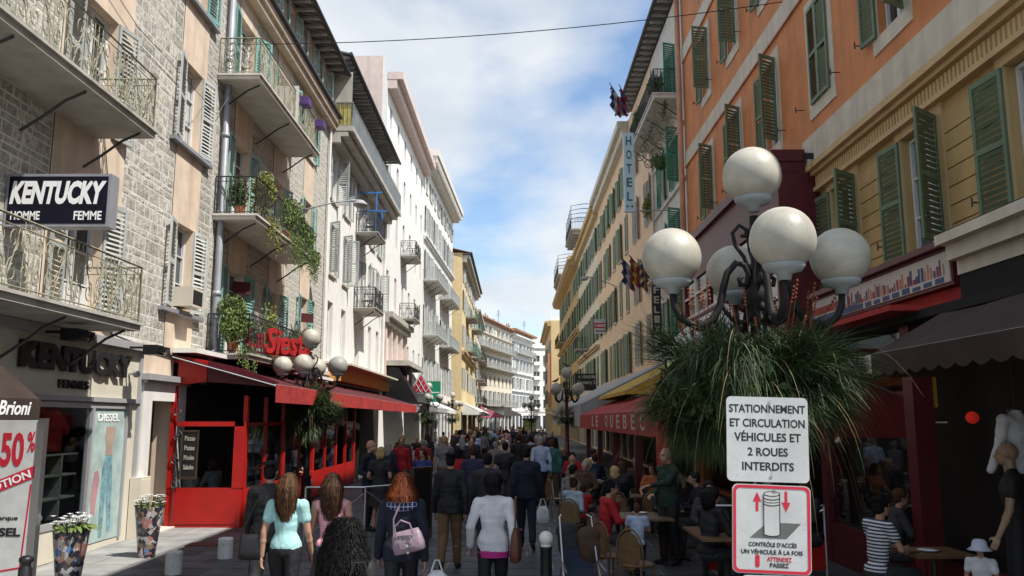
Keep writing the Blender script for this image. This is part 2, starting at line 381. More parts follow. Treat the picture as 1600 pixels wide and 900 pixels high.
# ------------------------------------------------------------------ foliage
def leaf_cloud(b, c, r, n, size=.05, droop=0):
    for k in range(n):
        d = Vector((random.gauss(0, 1), random.gauss(0, 1), random.gauss(0, 1))).normalized() * (random.random() ** .45)
        p = Vector((c[0] + d.x * r[0], c[1] + d.y * r[1], c[2] + d.z * r[2])); s_ = size * random.uniform(.6, 1.4)
        M = Euler((random.uniform(0, 6.3), random.uniform(0, 6.3), random.uniform(0, 6.3))).to_matrix()
        b.quad(*(p + M @ Vector(q) * s_ for q in ((-.5, 0, 0), (0, -.28, .08), (.6, 0, 0), (0, .28, .08))))
def blade(b, p, d, L_, w_, droop, n=4):
    p = Vector(p); d = Vector(d).normalized(); sd = d.cross(Vector((random.gauss(0, .4), random.gauss(0, .4), 1))); sd = sd.normalized() if sd.length > 1e-4 else Vector((1, 0, 0))
    pr = None
    for k in range(n + 1):
        t = k / n; ww = w_ * (1 - t * .9) / 2; a, c = p - sd * ww, p + sd * ww
        if pr: b.quad(pr[0], pr[1], c, a)
        pr = (a, c); d = (d + Vector((0, 0, -droop / n))).normalized(); p = p + d * (L_ / n)
def basket(x, y, z, rad, hgt, n, label, dry=True, fine=1):
    t = thing('hanging_plant', label, 'plant', (x, y, z), 0, 'grassy plant baskets on the lamp posts')
    g = [MB(), MB(), MB(), MB()]
    H2 = hgt * .5; cl = []
    for _ in range(70):
        d = Vector((random.gauss(0, 1), random.gauss(0, .85), random.gauss(0, 1))).normalized(); q = random.uniform(.45, .8); up = random.uniform(-.3, .9)
        cl.append((Vector((d.x * rad * q, d.y * rad * .8 * q, d.z * H2 * q)), d, random.uniform(.16, .34) * rad, random.uniform(.2, 2.2), up, 0 if random.random() < .74 else 1))
    for k in range(n):
        c_, d, L_, dr_, up, i = random.choice(cl); p = c_ + Vector((random.gauss(0, .07), random.gauss(0, .07), random.gauss(0, .06))) * rad
        blade(g[i], p, (d.x + random.gauss(0, .45), d.y + random.gauss(0, .45), d.z + up + random.gauss(0, .3)), L_ * random.uniform(.5, 1.35), (.006 + .009 * random.random() ** 3) / fine, dr_ * random.uniform(.6, 1.4), 3)
    leaf_cloud(g[0], (0, 0, 0), (rad * .72, rad * .6, H2 * .75), n // 9, .09 * rad)
    for k in range(int(n * .003) if dry else 6):
        a = random.uniform(0, 2 * PI); blade(g[2], (rad * .4 * math.cos(a), rad * .4 * math.sin(a), random.uniform(-.2, .3) * hgt), (math.cos(a), math.sin(a), random.uniform(-.4, 1.1)), rad * random.uniform(.6, 1.1), .009, random.uniform(1.6, 3.6), 7)
    if dry:
        for k in range(34):
            a = random.uniform(0, 2 * PI); p0 = Vector((rad * .45 * math.cos(a), rad * .45 * math.sin(a), hgt * .25)); d = Vector((math.cos(a) * .3 + random.gauss(0, .15), math.sin(a) * .3, 1)); L_ = random.uniform(.15, .5)
            g[3].tube([p0, p0 + d * L_], .003, 3)
            for q in range(5): g[3].ell(tuple(p0 + d * L_ * (.8 + .07 * q)), .012, 5, 4)
    g[0].build('foliage', 'grass_dark', t, kind='stuff'); g[1].build('foliage_light', 'grass_mid', t, kind='stuff'); g[2].build('dry_stems', 'grass_dry', t, kind='stuff')
    if dry: g[3].build('flower_spikes', 'rust_flower', t, kind='stuff')
    pot = MB().lathe((0, 0, -hgt * .22), [(.02, -.12), (rad * .3, -.05), (rad * .42, .15), (rad * .42, .2), (.05, .2)], 14); pot.build('pot', 'black_paint', t, smooth=True)
    return t
# ================================================================== SETTING
g = MB().quad((-400, -60, -.03), (400, -60, -.03), (400, 900, -.03), (-400, 900, -.03)); mat('ground_far', (.10, .10, .10), var=.2, vs=.4)
g.build('ground', 'ground_far', kind='structure')
mat('joint', (.23, .22, .20), var=.2); mat('slab', (.058, .061, .07), rough=.62, var=.35, vs=3, bump=.35, bs=18, rnd=.28)
mat('slab_pale', (.27, .27, .265), rough=.8, var=.22, vs=2, bump=.4, bs=30, rnd=.12)
def far_paving():
    m = bpy.data.materials.new('far_paving'); m.use_nodes = True; t = m.node_tree; n = t.nodes; l = t.links; b = n['Principled BSDF']; b.inputs['Roughness'].default_value = .65
    g_ = n.new('ShaderNodeNewGeometry'); br = n.new('ShaderNodeTexBrick'); br.inputs['Scale'].default_value = 1; br.inputs['Brick Width'].default_value = .9; br.inputs['Row Height'].default_value = .55; br.inputs['Mortar Size'].default_value = .012
    br.inputs['Color1'].default_value = (.05, .052, .06, 1); br.inputs['Color2'].default_value = (.08, .082, .09, 1); br.inputs['Mortar'].default_value = (.22, .21, .2, 1)
    l.new(g_.outputs['Position'], br.inputs[0]); l.new(br.outputs[0], b.inputs['Base Color']); MC['far_paving'] = m
far_paving()
pv = MB().quad((-5.9, -5, 0), (6.3, -5, 0), (6.3, 25, 0), (-5.9, 25, 0)).build('street', 'joint', kind='structure')
MB().quad((-12, 25, -.002), (12, 25, -.002), (12, 300, -.002), (-12, 300, -.002)).build('road', 'far_paving', kind='structure')
sw = MB().quad((-7.9, -5, 0), (-5.9, -5, 0), (-5.9, 25, 0), (-7.9, 25, 0)).build('pavement', 'joint', kind='structure')
rest = MB(); cnt = 0
def slab_mesh(k):
    random.seed(100 + k); b = MB(); j = lambda s: random.uniform(-.012, .012) * s
    q = [(-.5 + j(1), -.5 + j(2)), (.5 + j(1), -.5 + j(2)), (.5 + j(1), .5 + j(2)), (-.5 + j(1), .5 + j(2))]
    i = len(b.v); b.v += [(x, y, -.02) for x, y in q] + [(x * .99, y * .985, .006 + random.uniform(0, .004)) for x, y in q]
    b.face((4, 5, 6, 7))
    for a in range(4): b.face((a, (a + 1) % 4, 4 + (a + 1) % 4, 4 + a))
    return b
smb = [slab_mesh(k) for k in range(5)]; sme = [b.mesh('paving_stone', 'slab') for b in smb]; sme2 = [b.mesh('paving_stone', 'slab_pale') for b in smb]
random.seed(11); rest2 = MB(); cnt2 = 0; y = 8.0
while y < 25:
    dy_ = random.uniform(.5, .62); x = -5.88 + random.uniform(-.3, 0)
    while x < 5:
        dx_ = random.uniform(.55, 1.05); x0 = max(x, -5.88); x1 = min(x + dx_, 6.2)
        k = random.randrange(5); S = (x1 - x0 - .022, dy_ - .022)
        vis = abs((x0 + x1) / 2) < y * .66 and x1 < 3.4
        if vis and cnt < 290 and y > 9.5: place('paving_stone', sme[k], pv, ((x0 + x1) / 2, y + dy_ / 2, 0), scale=(S[0], S[1], 1)); cnt += 1
        else: rest.add(smb[k], Matrix.Translation(((x0 + x1) / 2, y + dy_ / 2, 0)) @ Matrix.Diagonal((S[0], S[1], 1, 1)))
        x += dx_
    y += dy_
rest.build('paving_stones', 'slab', pv, kind='stuff')
y = 9.0
while y < 24:
    x = -7.9
    while x < -5.95:
        dx_ = .65; x1 = min(x + dx_, -5.92); k = random.randrange(5)
        place('paving_stone', sme2[k], sw, ((x + x1) / 2, y + .45, 0), scale=(x1 - x - .015, .885, 1)); x += dx_
    y += .9

# ================================================================== LEFT SIDE
XL = -7.35
def stone_field(B, rects, holes, nobj, name='stone'):
    vs_ = [];
    for k in range(8):
        random.seed(50 + k); b = MB(); n = 3; pts = {}
        for i in range(n + 1):
            for j in range(n + 1):
                e = i in (0, n) or j in (0, n); pts[i, j] = (-.5 + i / n, -.012 if e else random.uniform(-.045, -.02), j / n - .5)
        i0 = 0; b.v = [pts[i, j] for i in range(n + 1) for j in range(n + 1)]; idx = lambda i, j: i * (n + 1) + j
        for i in range(n):
            for j in range(n): b.face((idx(i, j), idx(i + 1, j), idx(i + 1, j + 1), idx(i, j + 1)))
        bd = [(i, 0) for i in range(n + 1)] + [(n, j) for j in range(1, n + 1)] + [(i, n) for i in range(n - 1, -1, -1)] + [(0, j) for j in range(n - 1, 0, -1)]
        bk = len(b.v); b.v += [(pts[q][0], .01, pts[q][2]) for q in bd]
        for a in range(len(bd)): c = (a + 1) % len(bd); b.face((idx(*bd[c]), idx(*bd[a]), bk + a, bk + c))
        vs_.append(b)
    mes = [b.mesh(name, 'stone') for b in vs_]; lst = []
    random.seed(5)
    for u0, u1, z0, z1 in rects:
        z = z0
        while z < z1 - .1:
            hh = random.choice((.12, .16, .2, .24, .29)) * random.uniform(.9, 1.1); hh = min(hh, z1 - z); u_ = u0
            while u_ < u1 - .05:
                ww = random.choice((.16, .26, .36, .52)) * random.uniform(.8, 1.2); ww = u1 - u_ if u1 - u_ - ww < .18 else ww
                lst.append((u_, min(u_ + ww, u1), z, z + hh)); u_ += ww
            z += hh
    lst = [s for s in lst if not any(s[0] < h[1] - .02 and s[1] > h[0] + .02 and s[2] < h[3] - .02 and s[3] > h[2] + .02 for h in holes)]
    def key(s):
        Y = B.p0.y + s[0]; d = -XL * 1300 / Y; v = 655 - (s[2] - 2.25) * 1300 / Y
        return (0 if (d < 830 and v > -40) else 1, Y)
    lst.sort(key=key); rst = MB()
    for n, s in enumerate(lst):
        k = random.randrange(8); c = ((s[0] + s[1]) / 2, 0, (s[2] + s[3]) / 2); S = (s[1] - s[0] - .03, random.uniform(.1, .35), s[3] - s[2] - .03)
        if n < nobj: place(name, mes[k], B.o, c, scale=S)
        else: rst.add(vs_[k], Matrix.Translation(c) @ Matrix.Diagonal((*S, 1)))
    rst.build('stonework', 'stone', B.o, kind='stuff')

# ---- first stone-faced building (clothes shop below)
A = Bld('stone_building', 'grey rubble stone building with peach window strips above the clothes shop', (XL, 5), (XL, 19.6))
U = A.u; H1 = []; top = 17.5
holes = []
for z, zt in ((3.9, 6.1), (7.3, 9.5), (10.9, 13.0)):
    holes.append((U(13.3), U(14.5), z, zt)); holes.append((U(9.2), U(10.4), z, zt))
for z, zt in ((4.62, 6.5), (8.3, 10.2), (11.75, 13.6), (15.2, 17)): holes.append((U(17.62), U(18.62), z, zt))
door = (U(16.85), U(18.15), .04, 2.62); shopw = (U(11.2), U(15.95), .1, 2.5)
for a, b_, nm, m in ((0, U(12.7), 'wall', 'mortar'), (U(12.7), U(15.1), 'plaster_strip', 'plaster_peach'), (U(15.1), U(17.38), 'wall', 'mortar'), (U(17.38), U(18.86), 'plaster_strip', 'plaster_peach'), (U(18.86), A.W, 'wall', 'mortar')):
    wall_mb(a, b_, 3.75, top, [h for h in holes if h[0] >= a and h[1] <= b_], y=-.015 if nm != 'wall' else 0).build(nm, m, A.o)
wall_mb(U(16.4), A.W, 0, 3.75, [door], dep=.5, y=-.02).build('ground_floor_wall', 'plaster_peach', A.o)
wall_mb(0, U(16.4), 0, 3.75, [shopw], dep=.1, y=-.012).build('shop_wall', 'shop_cream', A.o)
shell(A, top, 11, 'plaster_peach')
stone_field(A, [(0, U(12.68), 3.8, top), (U(15.12), U(17.36), 3.8, top), (U(18.88), A.W - .02, 3.3, top)], holes, 290)
for z, h_ in ((3.9, 2.2), (7.3, 2.2), (10.9, 2.1)):
    for uc in (13.9, 9.8): win_unit(A, U(uc), z, 1.2, h_, 'shutter_grey', (172, 168), door=True, sw=.58)
for z, h_, m in ((4.62, 1.88, 'shutter_pale'), (8.3, 1.9, 'shutter_pale'), (11.75, 1.85, 'shutter_teal')):
    win_unit(A, U(18.12), z, 1.0, h_, m, (168, 170), sw=.56)
    box('window_ledge', 'zinc', A.o, U(17.0), U(19.25), -.14, .0, z - .13, z - .05)
balcony(A, 1.0, U(14.0), 7.25, 1.05, 'concrete', 'iron_lichen', 'scroll', nb=5)
balcony(A, 1.0, U(13.95), 3.85, 1.05, 'concrete', 'iron_lichen', 'scroll', nb=5)
# doorway
d_ = MB(); u0, u1 = door[0], door[1]
for a, b_, z0, z1 in ((u0 - .42, u0, 0, 3.02), (u1, u1 + .42, 0, 3.02), (u0, u1, 2.62, 3.02)): d_.box(a, b_, -.09, -.018, z0, z1)
df = d_.build('door_surround', 'white_paint', A.o); MB().box(u0 - .5, u1 + .5, -.22, -.02, 3.02, 3.14).box(u0 - .46, u1 + .46, -.16, -.02, 2.96, 3.02).build('door_cornice', 'shop_grey', A.o)
dr = MB().box(u0, u1, .42, .48, .04, 2.62).build('door', 'wood_dark', A.o)
for i in (0, 1):
    for z0, z1 in ((.2, .95), (1.1, 2.4)): box('door_panel', 'wood_dark', dr, u0 + .08 + i * .62, u0 + .56 + i * .62, .395, .419, z0, z1)
MB().ell((u0 + .6, .38, 1.15), .03).build('handle', 'steel', dr)
box('doorstep', 'concrete_pale', A.o, u0 - .1, u1 + .1, -.25, .4, -.01, .035)
# shop front
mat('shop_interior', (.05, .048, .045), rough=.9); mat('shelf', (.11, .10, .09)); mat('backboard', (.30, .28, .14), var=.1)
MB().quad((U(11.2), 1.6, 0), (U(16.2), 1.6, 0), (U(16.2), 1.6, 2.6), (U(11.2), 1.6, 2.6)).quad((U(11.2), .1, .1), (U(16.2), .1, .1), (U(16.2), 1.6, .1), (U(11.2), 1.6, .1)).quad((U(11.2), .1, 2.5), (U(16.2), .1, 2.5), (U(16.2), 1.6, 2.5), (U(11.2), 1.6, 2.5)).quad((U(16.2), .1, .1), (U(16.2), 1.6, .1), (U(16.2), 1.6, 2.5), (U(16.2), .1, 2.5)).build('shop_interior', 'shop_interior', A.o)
sf = MB()
for a in (11.2, 14.62, 15.9): sf.box(U(a) - .035, U(a) + .04, -.05, .06, .1, 2.44)
sf.box(U(11.16), U(15.94), -.05, .06, 2.44, 2.52).box(U(11.24), U(14.58), -.05, .06, .52, .62)
sfo = sf.build('shop_window', 'shop_grey', A.o)
box('pane', 'glass', sfo, U(11.25), U(14.58), .0, .012, .62, 2.44); box('shop_plinth', 'shop_cream', A.o, U(11.24), U(14.58), -.03, .06, .02, .52)
mat('denim', (.16, .30, .34), var=.4, vs=8); mat('poster_pale', (.36, .46, .44), var=.2, vs=3)
po = box('poster_pane', 'poster_pale', sfo, U(14.67), U(15.86), -.02, .01, .12, 2.43)
q = MB(); c = U(15.3)
q.poly([(c - .17, .2), (c - .05, .19), (c - .03, .6), (c - .01, 1.08), (c + .07, .64), (c + .16, .24), (c + .28, .28), (c + .22, .75), (c + .21, 1.15), (c + .17, 1.42), (c + .15, 1.6), (c - .12, 1.6), (c - .19, 1.36), (c - .2, 1.1), (c - .19, .65)], -.026, -.021)
q.build('jeans_print', 'denim', po); mat('skin_print', (.36, .27, .22)); mat('c_tee_print', (.40, .22, .24)); MB().poly([(c - .12, 1.605), (c + .15, 1.605), (c + .13, 1.75), (c + .2, 1.95), (c + .17, 2.12), (c - .14, 2.12), (c - .17, 1.93), (c - .1, 1.75)], -.026, -.021).build('torso_print', 'skin_print', po)
MB().poly([(c - .5, .62), (c - .36, .6), (c - .32, .95), (c - .26, 1.2), (c - .34, 1.36), (c - .46, 1.34), (c - .52, 1.1)], -.026, -.021).build('figure_print', 'c_tee_print', po)
text('lettering', 'DIESEL', .8, .14, 'text_white', po, (U(15.22), -.022, 2.28))
for k, z in enumerate((.95, 1.32, 1.66)):
    box('shelf', 'shelf', sfo, U(12.3), U(14.5), .12, .7, z, z + .03)
    box('shelf_back', 'backboard', sfo, U(12.3), U(14.5), .7, .72, z + .04 - .3, z - .02)
box('shelf_side', 'shelf', sfo, U(14.0), U(14.04), .12, .7, .62, 1.66)
cm = [mat('cloth_%s' % n, c) for n, c in (('red', (.55, .03, .03)), ('blue', (.18, .35, .5)), ('pale', (.6, .62, .62)), ('dark', (.04, .04, .06)))]
def folded(u_, y_, z, m, label):
    b = MB()
    for k in range(3): b.box(-.16 + random.uniform(-.01, .01), .16, -.12, .12, k * .022, k * .022 + .018)
    return b.build('folded_clothes', m, None, tuple(Vector((XL - y_, u_, z))), PI / 2, label=label, category='clothes', group='folded clothes on the shop shelves')
folded(13.0, .35, 1.352, 'cloth_red', 'red folded tops on the middle shelf of the shop window')
folded(12.75, .35, .982, 'cloth_blue', 'light blue folded tops on the lower shelf in the shop window, left pile')
folded(13.5, .35, .982, 'cloth_blue', 'light blue folded tops on the lower shelf in the shop window, right pile')
folded(12.7, .35, .65, 'cloth_pale', 'white folded shirts lying at the bottom of the shop window, left pile')
folded(13.6, .35, .65, 'cloth_pale', 'white folded shirts lying at the bottom of the shop window, right pile')
# hanging shirts
def shirt(u_, y_, z, m, label, s=1.0, rz=PI / 2):
    t = MB().poly([(-.25, 0), (.25, 0), (.26, .45), (.42, .30), (.5, .42), (.3, .66), (.12, .74), (-.12, .74), (-.3, .66), (-.5, .42), (-.42, .30), (-.26, .45)], -.05, .05)
    t.box(-.1, .1, -.07, .07, .72, .78)
    return t.build('shirt', m, None, (XL - y_, u_, z), rz, label=label, category='shirt', group='shirts hung in the clothes shop window')
shirt(14.05, .35, 1.72, 'cloth_red', 'red polo shirt displayed high in the clothes shop window'); bpy.data.objects['shirt'].scale = (.95, 1, .85)
shirt(13.0, .5, 1.72, 'cloth_dark', 'dark shirt hanging beside the red polo in the clothes shop window')
# fascia lettering
text('lettering', 'KENTUCKY', 3.6, .42, 'text_black', A.o, (U(14.05), -.04, 3.22), ext=.06, bold=.05)
text('lettering', 'FEMMES', .95, .14, 'text_black', A.o, (U(13.9), -.02, 2.82), ext=.03)
box('fascia_edge', 'shop_grey', A.o, U(11.2), U(16.35), -.09, -.014, 2.55, 2.63)
box('fascia_cap', 'shop_grey', A.o, U(11.2), U(16.38), -.14, -.014, 3.56, 3.7); box('corner_trim', 'shop_grey', A.o, U(16.3), U(16.4), -.06, -.013, .0, 3.55)
for uu in (12.75, 15.6):
    b = MB().box(-.16, .16, -.26, 0, -.06, .12).box(-.11, .11, -.40, -.26, -.02, .08); b.poly([(-.1, -.1), (.1, -.1), (0, .04)], -.44, -.40)
    f_ = b.build('floodlight', 'black_paint', A.o, (U(uu), -.45, 3.5))
    box('floodlight_arm', 'black_paint', A.o, U(uu) - .02, U(uu) + .02, -.45, -.01, 3.56, 3.6)
# camera, cable, meter boxes, air conditioner
MB().ell((0, 0, 0), .07).box(-.03, .03, 0, .16, -.02, .02).build('camera_dome', 'shop_grey', A.o, (U(15.9), -.16, 3.1))
MB().tube([(U(15), -.05, 3.78), (U(16.8), -.05, 3.62), (U(18.2), -.05, 3.55), (U(19.3), -.05, 3.6), (U(19.5), -.05, 3.1)], .018, 5).build('wall_cable', 'iron', A.o)
ac = MB().box(0, .62, -.42, .15, 0, .42).build('air_conditioner', 'shop_cream', A.o, (U(17.72), 0, 4.66)); box('air_conditioner_grille', 'dark', ac, .05, .57, -.43, -.421, .06, .36)
for k, (yy, hh, x0) in enumerate(((16.25, 1.15, .0), (19.0, .95, 0.0))):
    b = MB().box(-.22, .22, -.24, -.03, 0, hh).build('meter_box', 'shop_cream', A.o, (U(yy) + (.2 if k == 0 else 0), 0, 0))
    box('meter_door', 'shop_cream', b, -.19, .19, -.252, -.241, .08, hh * .45); box('meter_door', 'shop_cream', b, -.19, .19, -.252, -.241, hh * .5, hh - .05)
# projecting sign
s_ = thing('hanging_sign', 'black and silver KENTUCKY sign board projecting over the lower balcony', 'sign', (-6.56, 11.75, 4.98))
MB().box(-.77, .74, -.12, .12, 0, .78).build('sign_box', 'zinc', s_); box('sign_face', 'sign_navy', s_, -.73, .70, -.125, -.121, .04, .74)
text('lettering', 'KENTUCKY', 1.34, .35, 'text_white', s_, (-.015, -.1255, .50), ext=.003, shear=.12, bold=.05)
text('lettering', 'HOMME', .42, .13, 'text_white', s_, (-.46, -.1255, .16), ext=.003); text('lettering', 'FEMME', .40, .13, 'text_white', s_, (.44, -.1255, .16), ext=.003)
MB().tube([(-.79, .0, .7), (-.7, 0, .7)], .025).tube([(-.79, 0, .1), (-.7, 0, .1)], .025).build('sign_arm', 'iron', s_)
# left edge awning and promotion board
t = thing('awning', 'dark brown awning reading Brioni over the discount board', 'awning', (XL, 6.0, 0), PI / 2)
b = MB(); b.quad((0, 0, 3.6), (0, -1.35, 2.5), (4.6, -1.35, 2.5), (4.6, 0, 3.6)); b.quad((0, 0, 3.6), (0, 0, 2.5), (0, -1.35, 2.5)); b.quad((4.6, 0, 3.6), (4.6, -1.35, 2.5), (4.6, 0, 2.5))
b.build('awning_cloth', 'awning_brown', t)
MB().box(0, 4.61, -1.362, -1.35, 2.25, 2.5).box(0, .012, -1.35, 0, 2.25, 2.5).box(4.6, 4.612, -1.35, 0, 2.25, 2.5).build('valance', 'awning_brown', t)
text('lettering', 'Brioni', .62, .17, 'text_white', t, (4.08, -1.364, 2.385), ext=.003, shear=.3)
t = thing('promotion_board', 'white and magenta discount board reading -50% PROMOTION under the brown awning', 'board', (-6.70, 11.0, .12))
MB().box(-.5, .5, 0, .04, 0, 2.12).build('panel', 'sign_white', t); MB().box(.5, .58, -.02, .08, 0, 2.14).box(-.58, -.5, -.02, .08, 0, 2.14).build('panel_frame', 'steel', t)
text('lettering', '-50', .40, .44, 'text_red', t, (.13, -.002, 1.74), ext=.004, bold=.03); text('lettering', '%', .10, .26, 'text_red', t, (.42, -.002, 1.84), ext=.004)
b = MB(); b.poly([(-.5, .98), (.5, 1.38), (.5, 1.54), (-.5, 1.14)], -.004, 0); b.poly([(-.5, .98), (.5, 1.38), (.5, 1.395), (-.5, .995)], -.007, -.004); b.build('stripe', 'text_red', t)
o = text('lettering', 'PROMOTION', .95, .105, 'text_white', t, (.0, -.006, 1.26), (0, -R(21.8), 0), ext=.003)
text('lettering', 'sur la marque', .6, .07, 'text_black', t, (.03, -.002, .87), ext=.003); text('lettering', 'DIESEL', .56, .11, 'text_black', t, (.1, -.002, .70), ext=.003, bold=.04)
MB().poly([(.40, .25), (.42, .25), (.47, 1.3), (.45, 1.3)], -.003, 0).poly([(-.5, .1), (.42, .25), (.40, .27), (-.5, .12)], -.003, 0).build('rule_line', 'text_red', t)

# ---- drainpipe between the stone fronts belongs to the second building
B2 = Bld('stone_building', 'grey rubble stone building with three balconies between the long drainpipe and the white house', (XL, 19.62), (XL, 31.78))
U = B2.u; top = 14.0
doors = [(21.6, 1.3), (25.2, 1.1)]; holes = []
FL = ((3.9, 2.2, 4.75, 1.7), (7.3, 2.25, 8.1, 1.8), (10.8, 2.2, 11.5, 1.75))
for z, h_, zw, hw in FL:
    for uc, w_ in doors: holes.append((U(uc) - w_ / 2, U(uc) + w_ / 2, z, z + h_))
    holes.append((U(28.8) - .5, U(28.8) + .5, zw, zw + hw))
segs = ((0, 20.93, 0), (20.93, 22.4, 1), (22.4, 24.5, 0), (24.5, 26.3, 1), (26.3, 28.1, 0), (28.1, 29.5, 1), (29.5, 31.78, 0))
for i, (a, b_, k) in enumerate(segs):
    a = 0 if i == 0 else U(a); b_ = U(b_); wall_mb(a, b_, 3.6, top, [h for h in holes if h[0] >= a - .01 and h[1] <= b_ + .01], y=-.015 if k else 0).build('plaster_strip' if k else 'wall', 'plaster_peach' if k else 'mortar', B2.o)
shell(B2, 15.9, 11, 'plaster_peach')
stone_field(B2, [(.02 if i == 0 else U(a) + .02, U(b_) - .02, 3.62, top) for i, (a, b_, k) in enumerate(segs) if not k], holes, 290)
for k, (z, h_, zw, hw) in enumerate(FL):
    m = ('shutter_teal', 'shutter_aqua', 'shutter_teal')[k]
    for uc, w_ in doors: win_unit(B2, U(uc), z, w_, h_, m, (172, 150 if k == 2 else 170), door=True, sw=.6)
    win_unit(B2, U(28.8), zw, 1.0, hw, m, (172, 172), sw=.55)
balcony(B2, U(19.75), U(25.75), 3.8, 1.05, 'concrete', 'iron', 'bars', nb=3); balcony(B2, U(19.75), U(25.7), 7.2, 1.05, 'concrete_pale', 'iron', 'bars', nb=3); balcony(B2, U(19.55), U(25.8), 10.72, 1.05, 'concrete_pale', 'iron_lichen', 'half', nb=3)
# end panel of the top balcony with big scrolls
b = MB()
for cx, cz, a0, tn in ((.3, 11.0, 90, 1.3), (.72, 11.0, 90, -1.3), (.3, 11.4, -90, -1.3), (.72, 11.4, -90, 1.3)): b.tube(spiral((U(19.58), -cx, cz), .19, R(a0), tn, 'y', 16), .014, 4)
b.build('railing_scroll', 'iron_lichen', B2.o)
# cornice, attic, eaves
b = MB().box(-.0, B2.W - .01, -.38, 0, 13.86, 14.16); b.box(0, B2.W - .012, -.28, 0, 13.66, 13.86); b.build('cornice', 'plaster_peach', B2.o)
box('gutter', 'iron', B2.o, 0, B2.W + .05, -.50, -.36, 14.1, 14.2)
ah = [(U(c) - .45, U(c) + .45, 14.45, 15.7) for c in (21, 23.4, 25.8, 28.2, 30.5)]
wall_mb(0, B2.W, 14.0, 15.95, ah).build('attic_wall', 'plaster_peach', B2.o)
for c in (21, 23.4, 25.8, 28.2, 30.5): win_unit(B2, U(c), 14.45, .9, 1.25, 'shutter_aqua', (160, 165), sw=.45)
def eaves(B, u0, u1, z, prot, rise=1.4, m='roof_dark', back=5, sp=.6, gut='iron'):
    MB().poly([(0, 0)], 0, 0) if 0 else None
    b = MB(); s_ = rise / (back + prot)
    b.quad((u0, -prot, z), (u1, -prot, z), (u1, back, z + rise), (u0, back, z + rise)); b.quad((u0, -prot, z - .06), (u0, back, z + rise - .06), (u1, back, z + rise - .06), (u1, -prot, z - .06))
    b.quad((u0, -prot, z - .06), (u1, -prot, z - .06), (u1, -prot, z), (u0, -prot, z)); b.quad((u0, -prot, z - .06), (u0, -prot, z), (u0, back, z + rise), (u0, back, z + rise - .06)); b.quad((u1, -prot, z - .06), (u1, back, z + rise - .06), (u1, back, z + rise), (u1, -prot, z))
    r_ = b.build('roof', m, B.o)
    n = int((u1 - u0) / sp); me = MB().quad((-.05, -prot + .02, z - .07), (.05, -prot + .02, z - .07), (.05, .0, z - .07 + prot * s_), (-.05, 0, z - .07 + prot * s_)).box(-.05, .05, -prot + .03, 0, z - .17, z - .075).mesh('rafter', 'eave_wood')
    for k in range(n): place('rafter', me, r_, (u0 + sp * (k + .5), 0, 0))
    MB().tube([(u0, -prot - .06, z - .03), (u1, -prot - .06, z - .03)], .07, 8).build('gutter', gut, r_)
    return r_
eaves(B2, -.3, B2.W + .1, 16.0, .68)
dp = MB()
dp.tube([(.33, -.14, 17.4), (.33, -.14, 4.2), (.33, -.2, 3.9), (-.2, -.25, 3.62), (-.35, -.2, 3.45), (-.4, -.2, 3.05)], .085, 10)
for z in (5.2, 7.2, 9.2, 11.2, 13.2): dp.lathe((.33, -.14, z), [(.1, 0), (.1, .12)], 10)
dp.build('drainpipe', 'zinc', B2.o, smooth=True)
MB().tube([(B2.W - .25, -.12, 15.8), (B2.W - .25, -.12, 4)], .05, 8).build('drainpipe', 'white_paint', B2.o)
MB().quad((B2.W - .6, -.7, 15.95), (B2.W - .25, -.12, 15.6), (B2.W - .2, -.12, 15.6), (B2.W - .55, -.7, 15.95)).build('gutter_elbow', 'iron', B2.o)
for k, (yy, z) in enumerate(((23.3, 11.67), (24.9, 11.67))): pass
b = MB().box(-.35, .35, -.02, .02, 0, 1.1); t = b.build('balcony_screen', 'concrete_pale', None, (XL + .75, 23.0, 10.73), 0, label='frosted privacy screen standing on the top balcony of the stone building', category='screen')

# ---- plants on the balconies
def potted(x, y, z, r, n, label, m='leaf', trail=0, spread=.5, size=.07, group='potted plants on the planted balconies', pot=True):
    t = thing('potted_plant', label, 'plant', (x, y, z), 0, group)
    if pot: MB().lathe((0, 0, 0), [(.09, 0), (.14, .24), (.15, .26), (.1, .26)], 10).build('pot', 'terracotta', t)
    n = int(n * 1.7); size *= 1.15; b = MB()
    for k in range(4): leaf_cloud(b, (random.uniform(-.2, .2) * r[0], random.uniform(-.5, .5) * r[1], .3 + r[2] * random.uniform(.3, 1.1)), tuple(q * random.uniform(.5, .8) for q in r), n // 4, size)
    for k in range(trail):
        yy = random.uniform(-r[1], r[1]); xx = r[0] * .6 + random.uniform(-.05, .12); L_ = random.uniform(.3, 1.1)
        for q in range(14): leaf_cloud(b, (xx + random.uniform(-.05, .05), yy, .15 - L_ * q / 14), (.05, .05, .05), 3, size * .7)
    b.build('foliage', m, t, kind='stuff')
    s = MB()
    for k in range(7): a = random.uniform(0, 6.28); s.tube([(0, 0, .2), (.2 * r[0] * math.cos(a), .4 * r[1] * math.sin(a), .3 + r[2]), (.5 * r[0] * math.cos(a), .8 * r[1] * math.sin(a), .3 + r[2] * 1.6)], .008, 4)
    s.build('stems', 'wood_dark', t, kind='stuff'); return t
mat('leaf_ivy', (.09, .15, .045), rough=.6, var=.4, vs=6); mat('leaf_yellow', (.19, .21, .05), rough=.6, var=.3, vs=6)
potted(-6.75, 19.9, 3.82, (.5, .5, .7), 1900, 'variegated ivy bush spilling over the near end of the lowest balcony beside the drainpipe', 'leaf_light', 16)
potted(-6.6, 20.9, 3.82, (.3, .45, .4), 450, 'green shrub in a terracotta pot behind the lowest balcony rail', 'leaf_ivy')
potted(-6.7, 23.0, 3.82, (.4, .6, .95), 600, 'tall yellow green shrub in the middle of the lowest balcony', 'leaf_yellow')
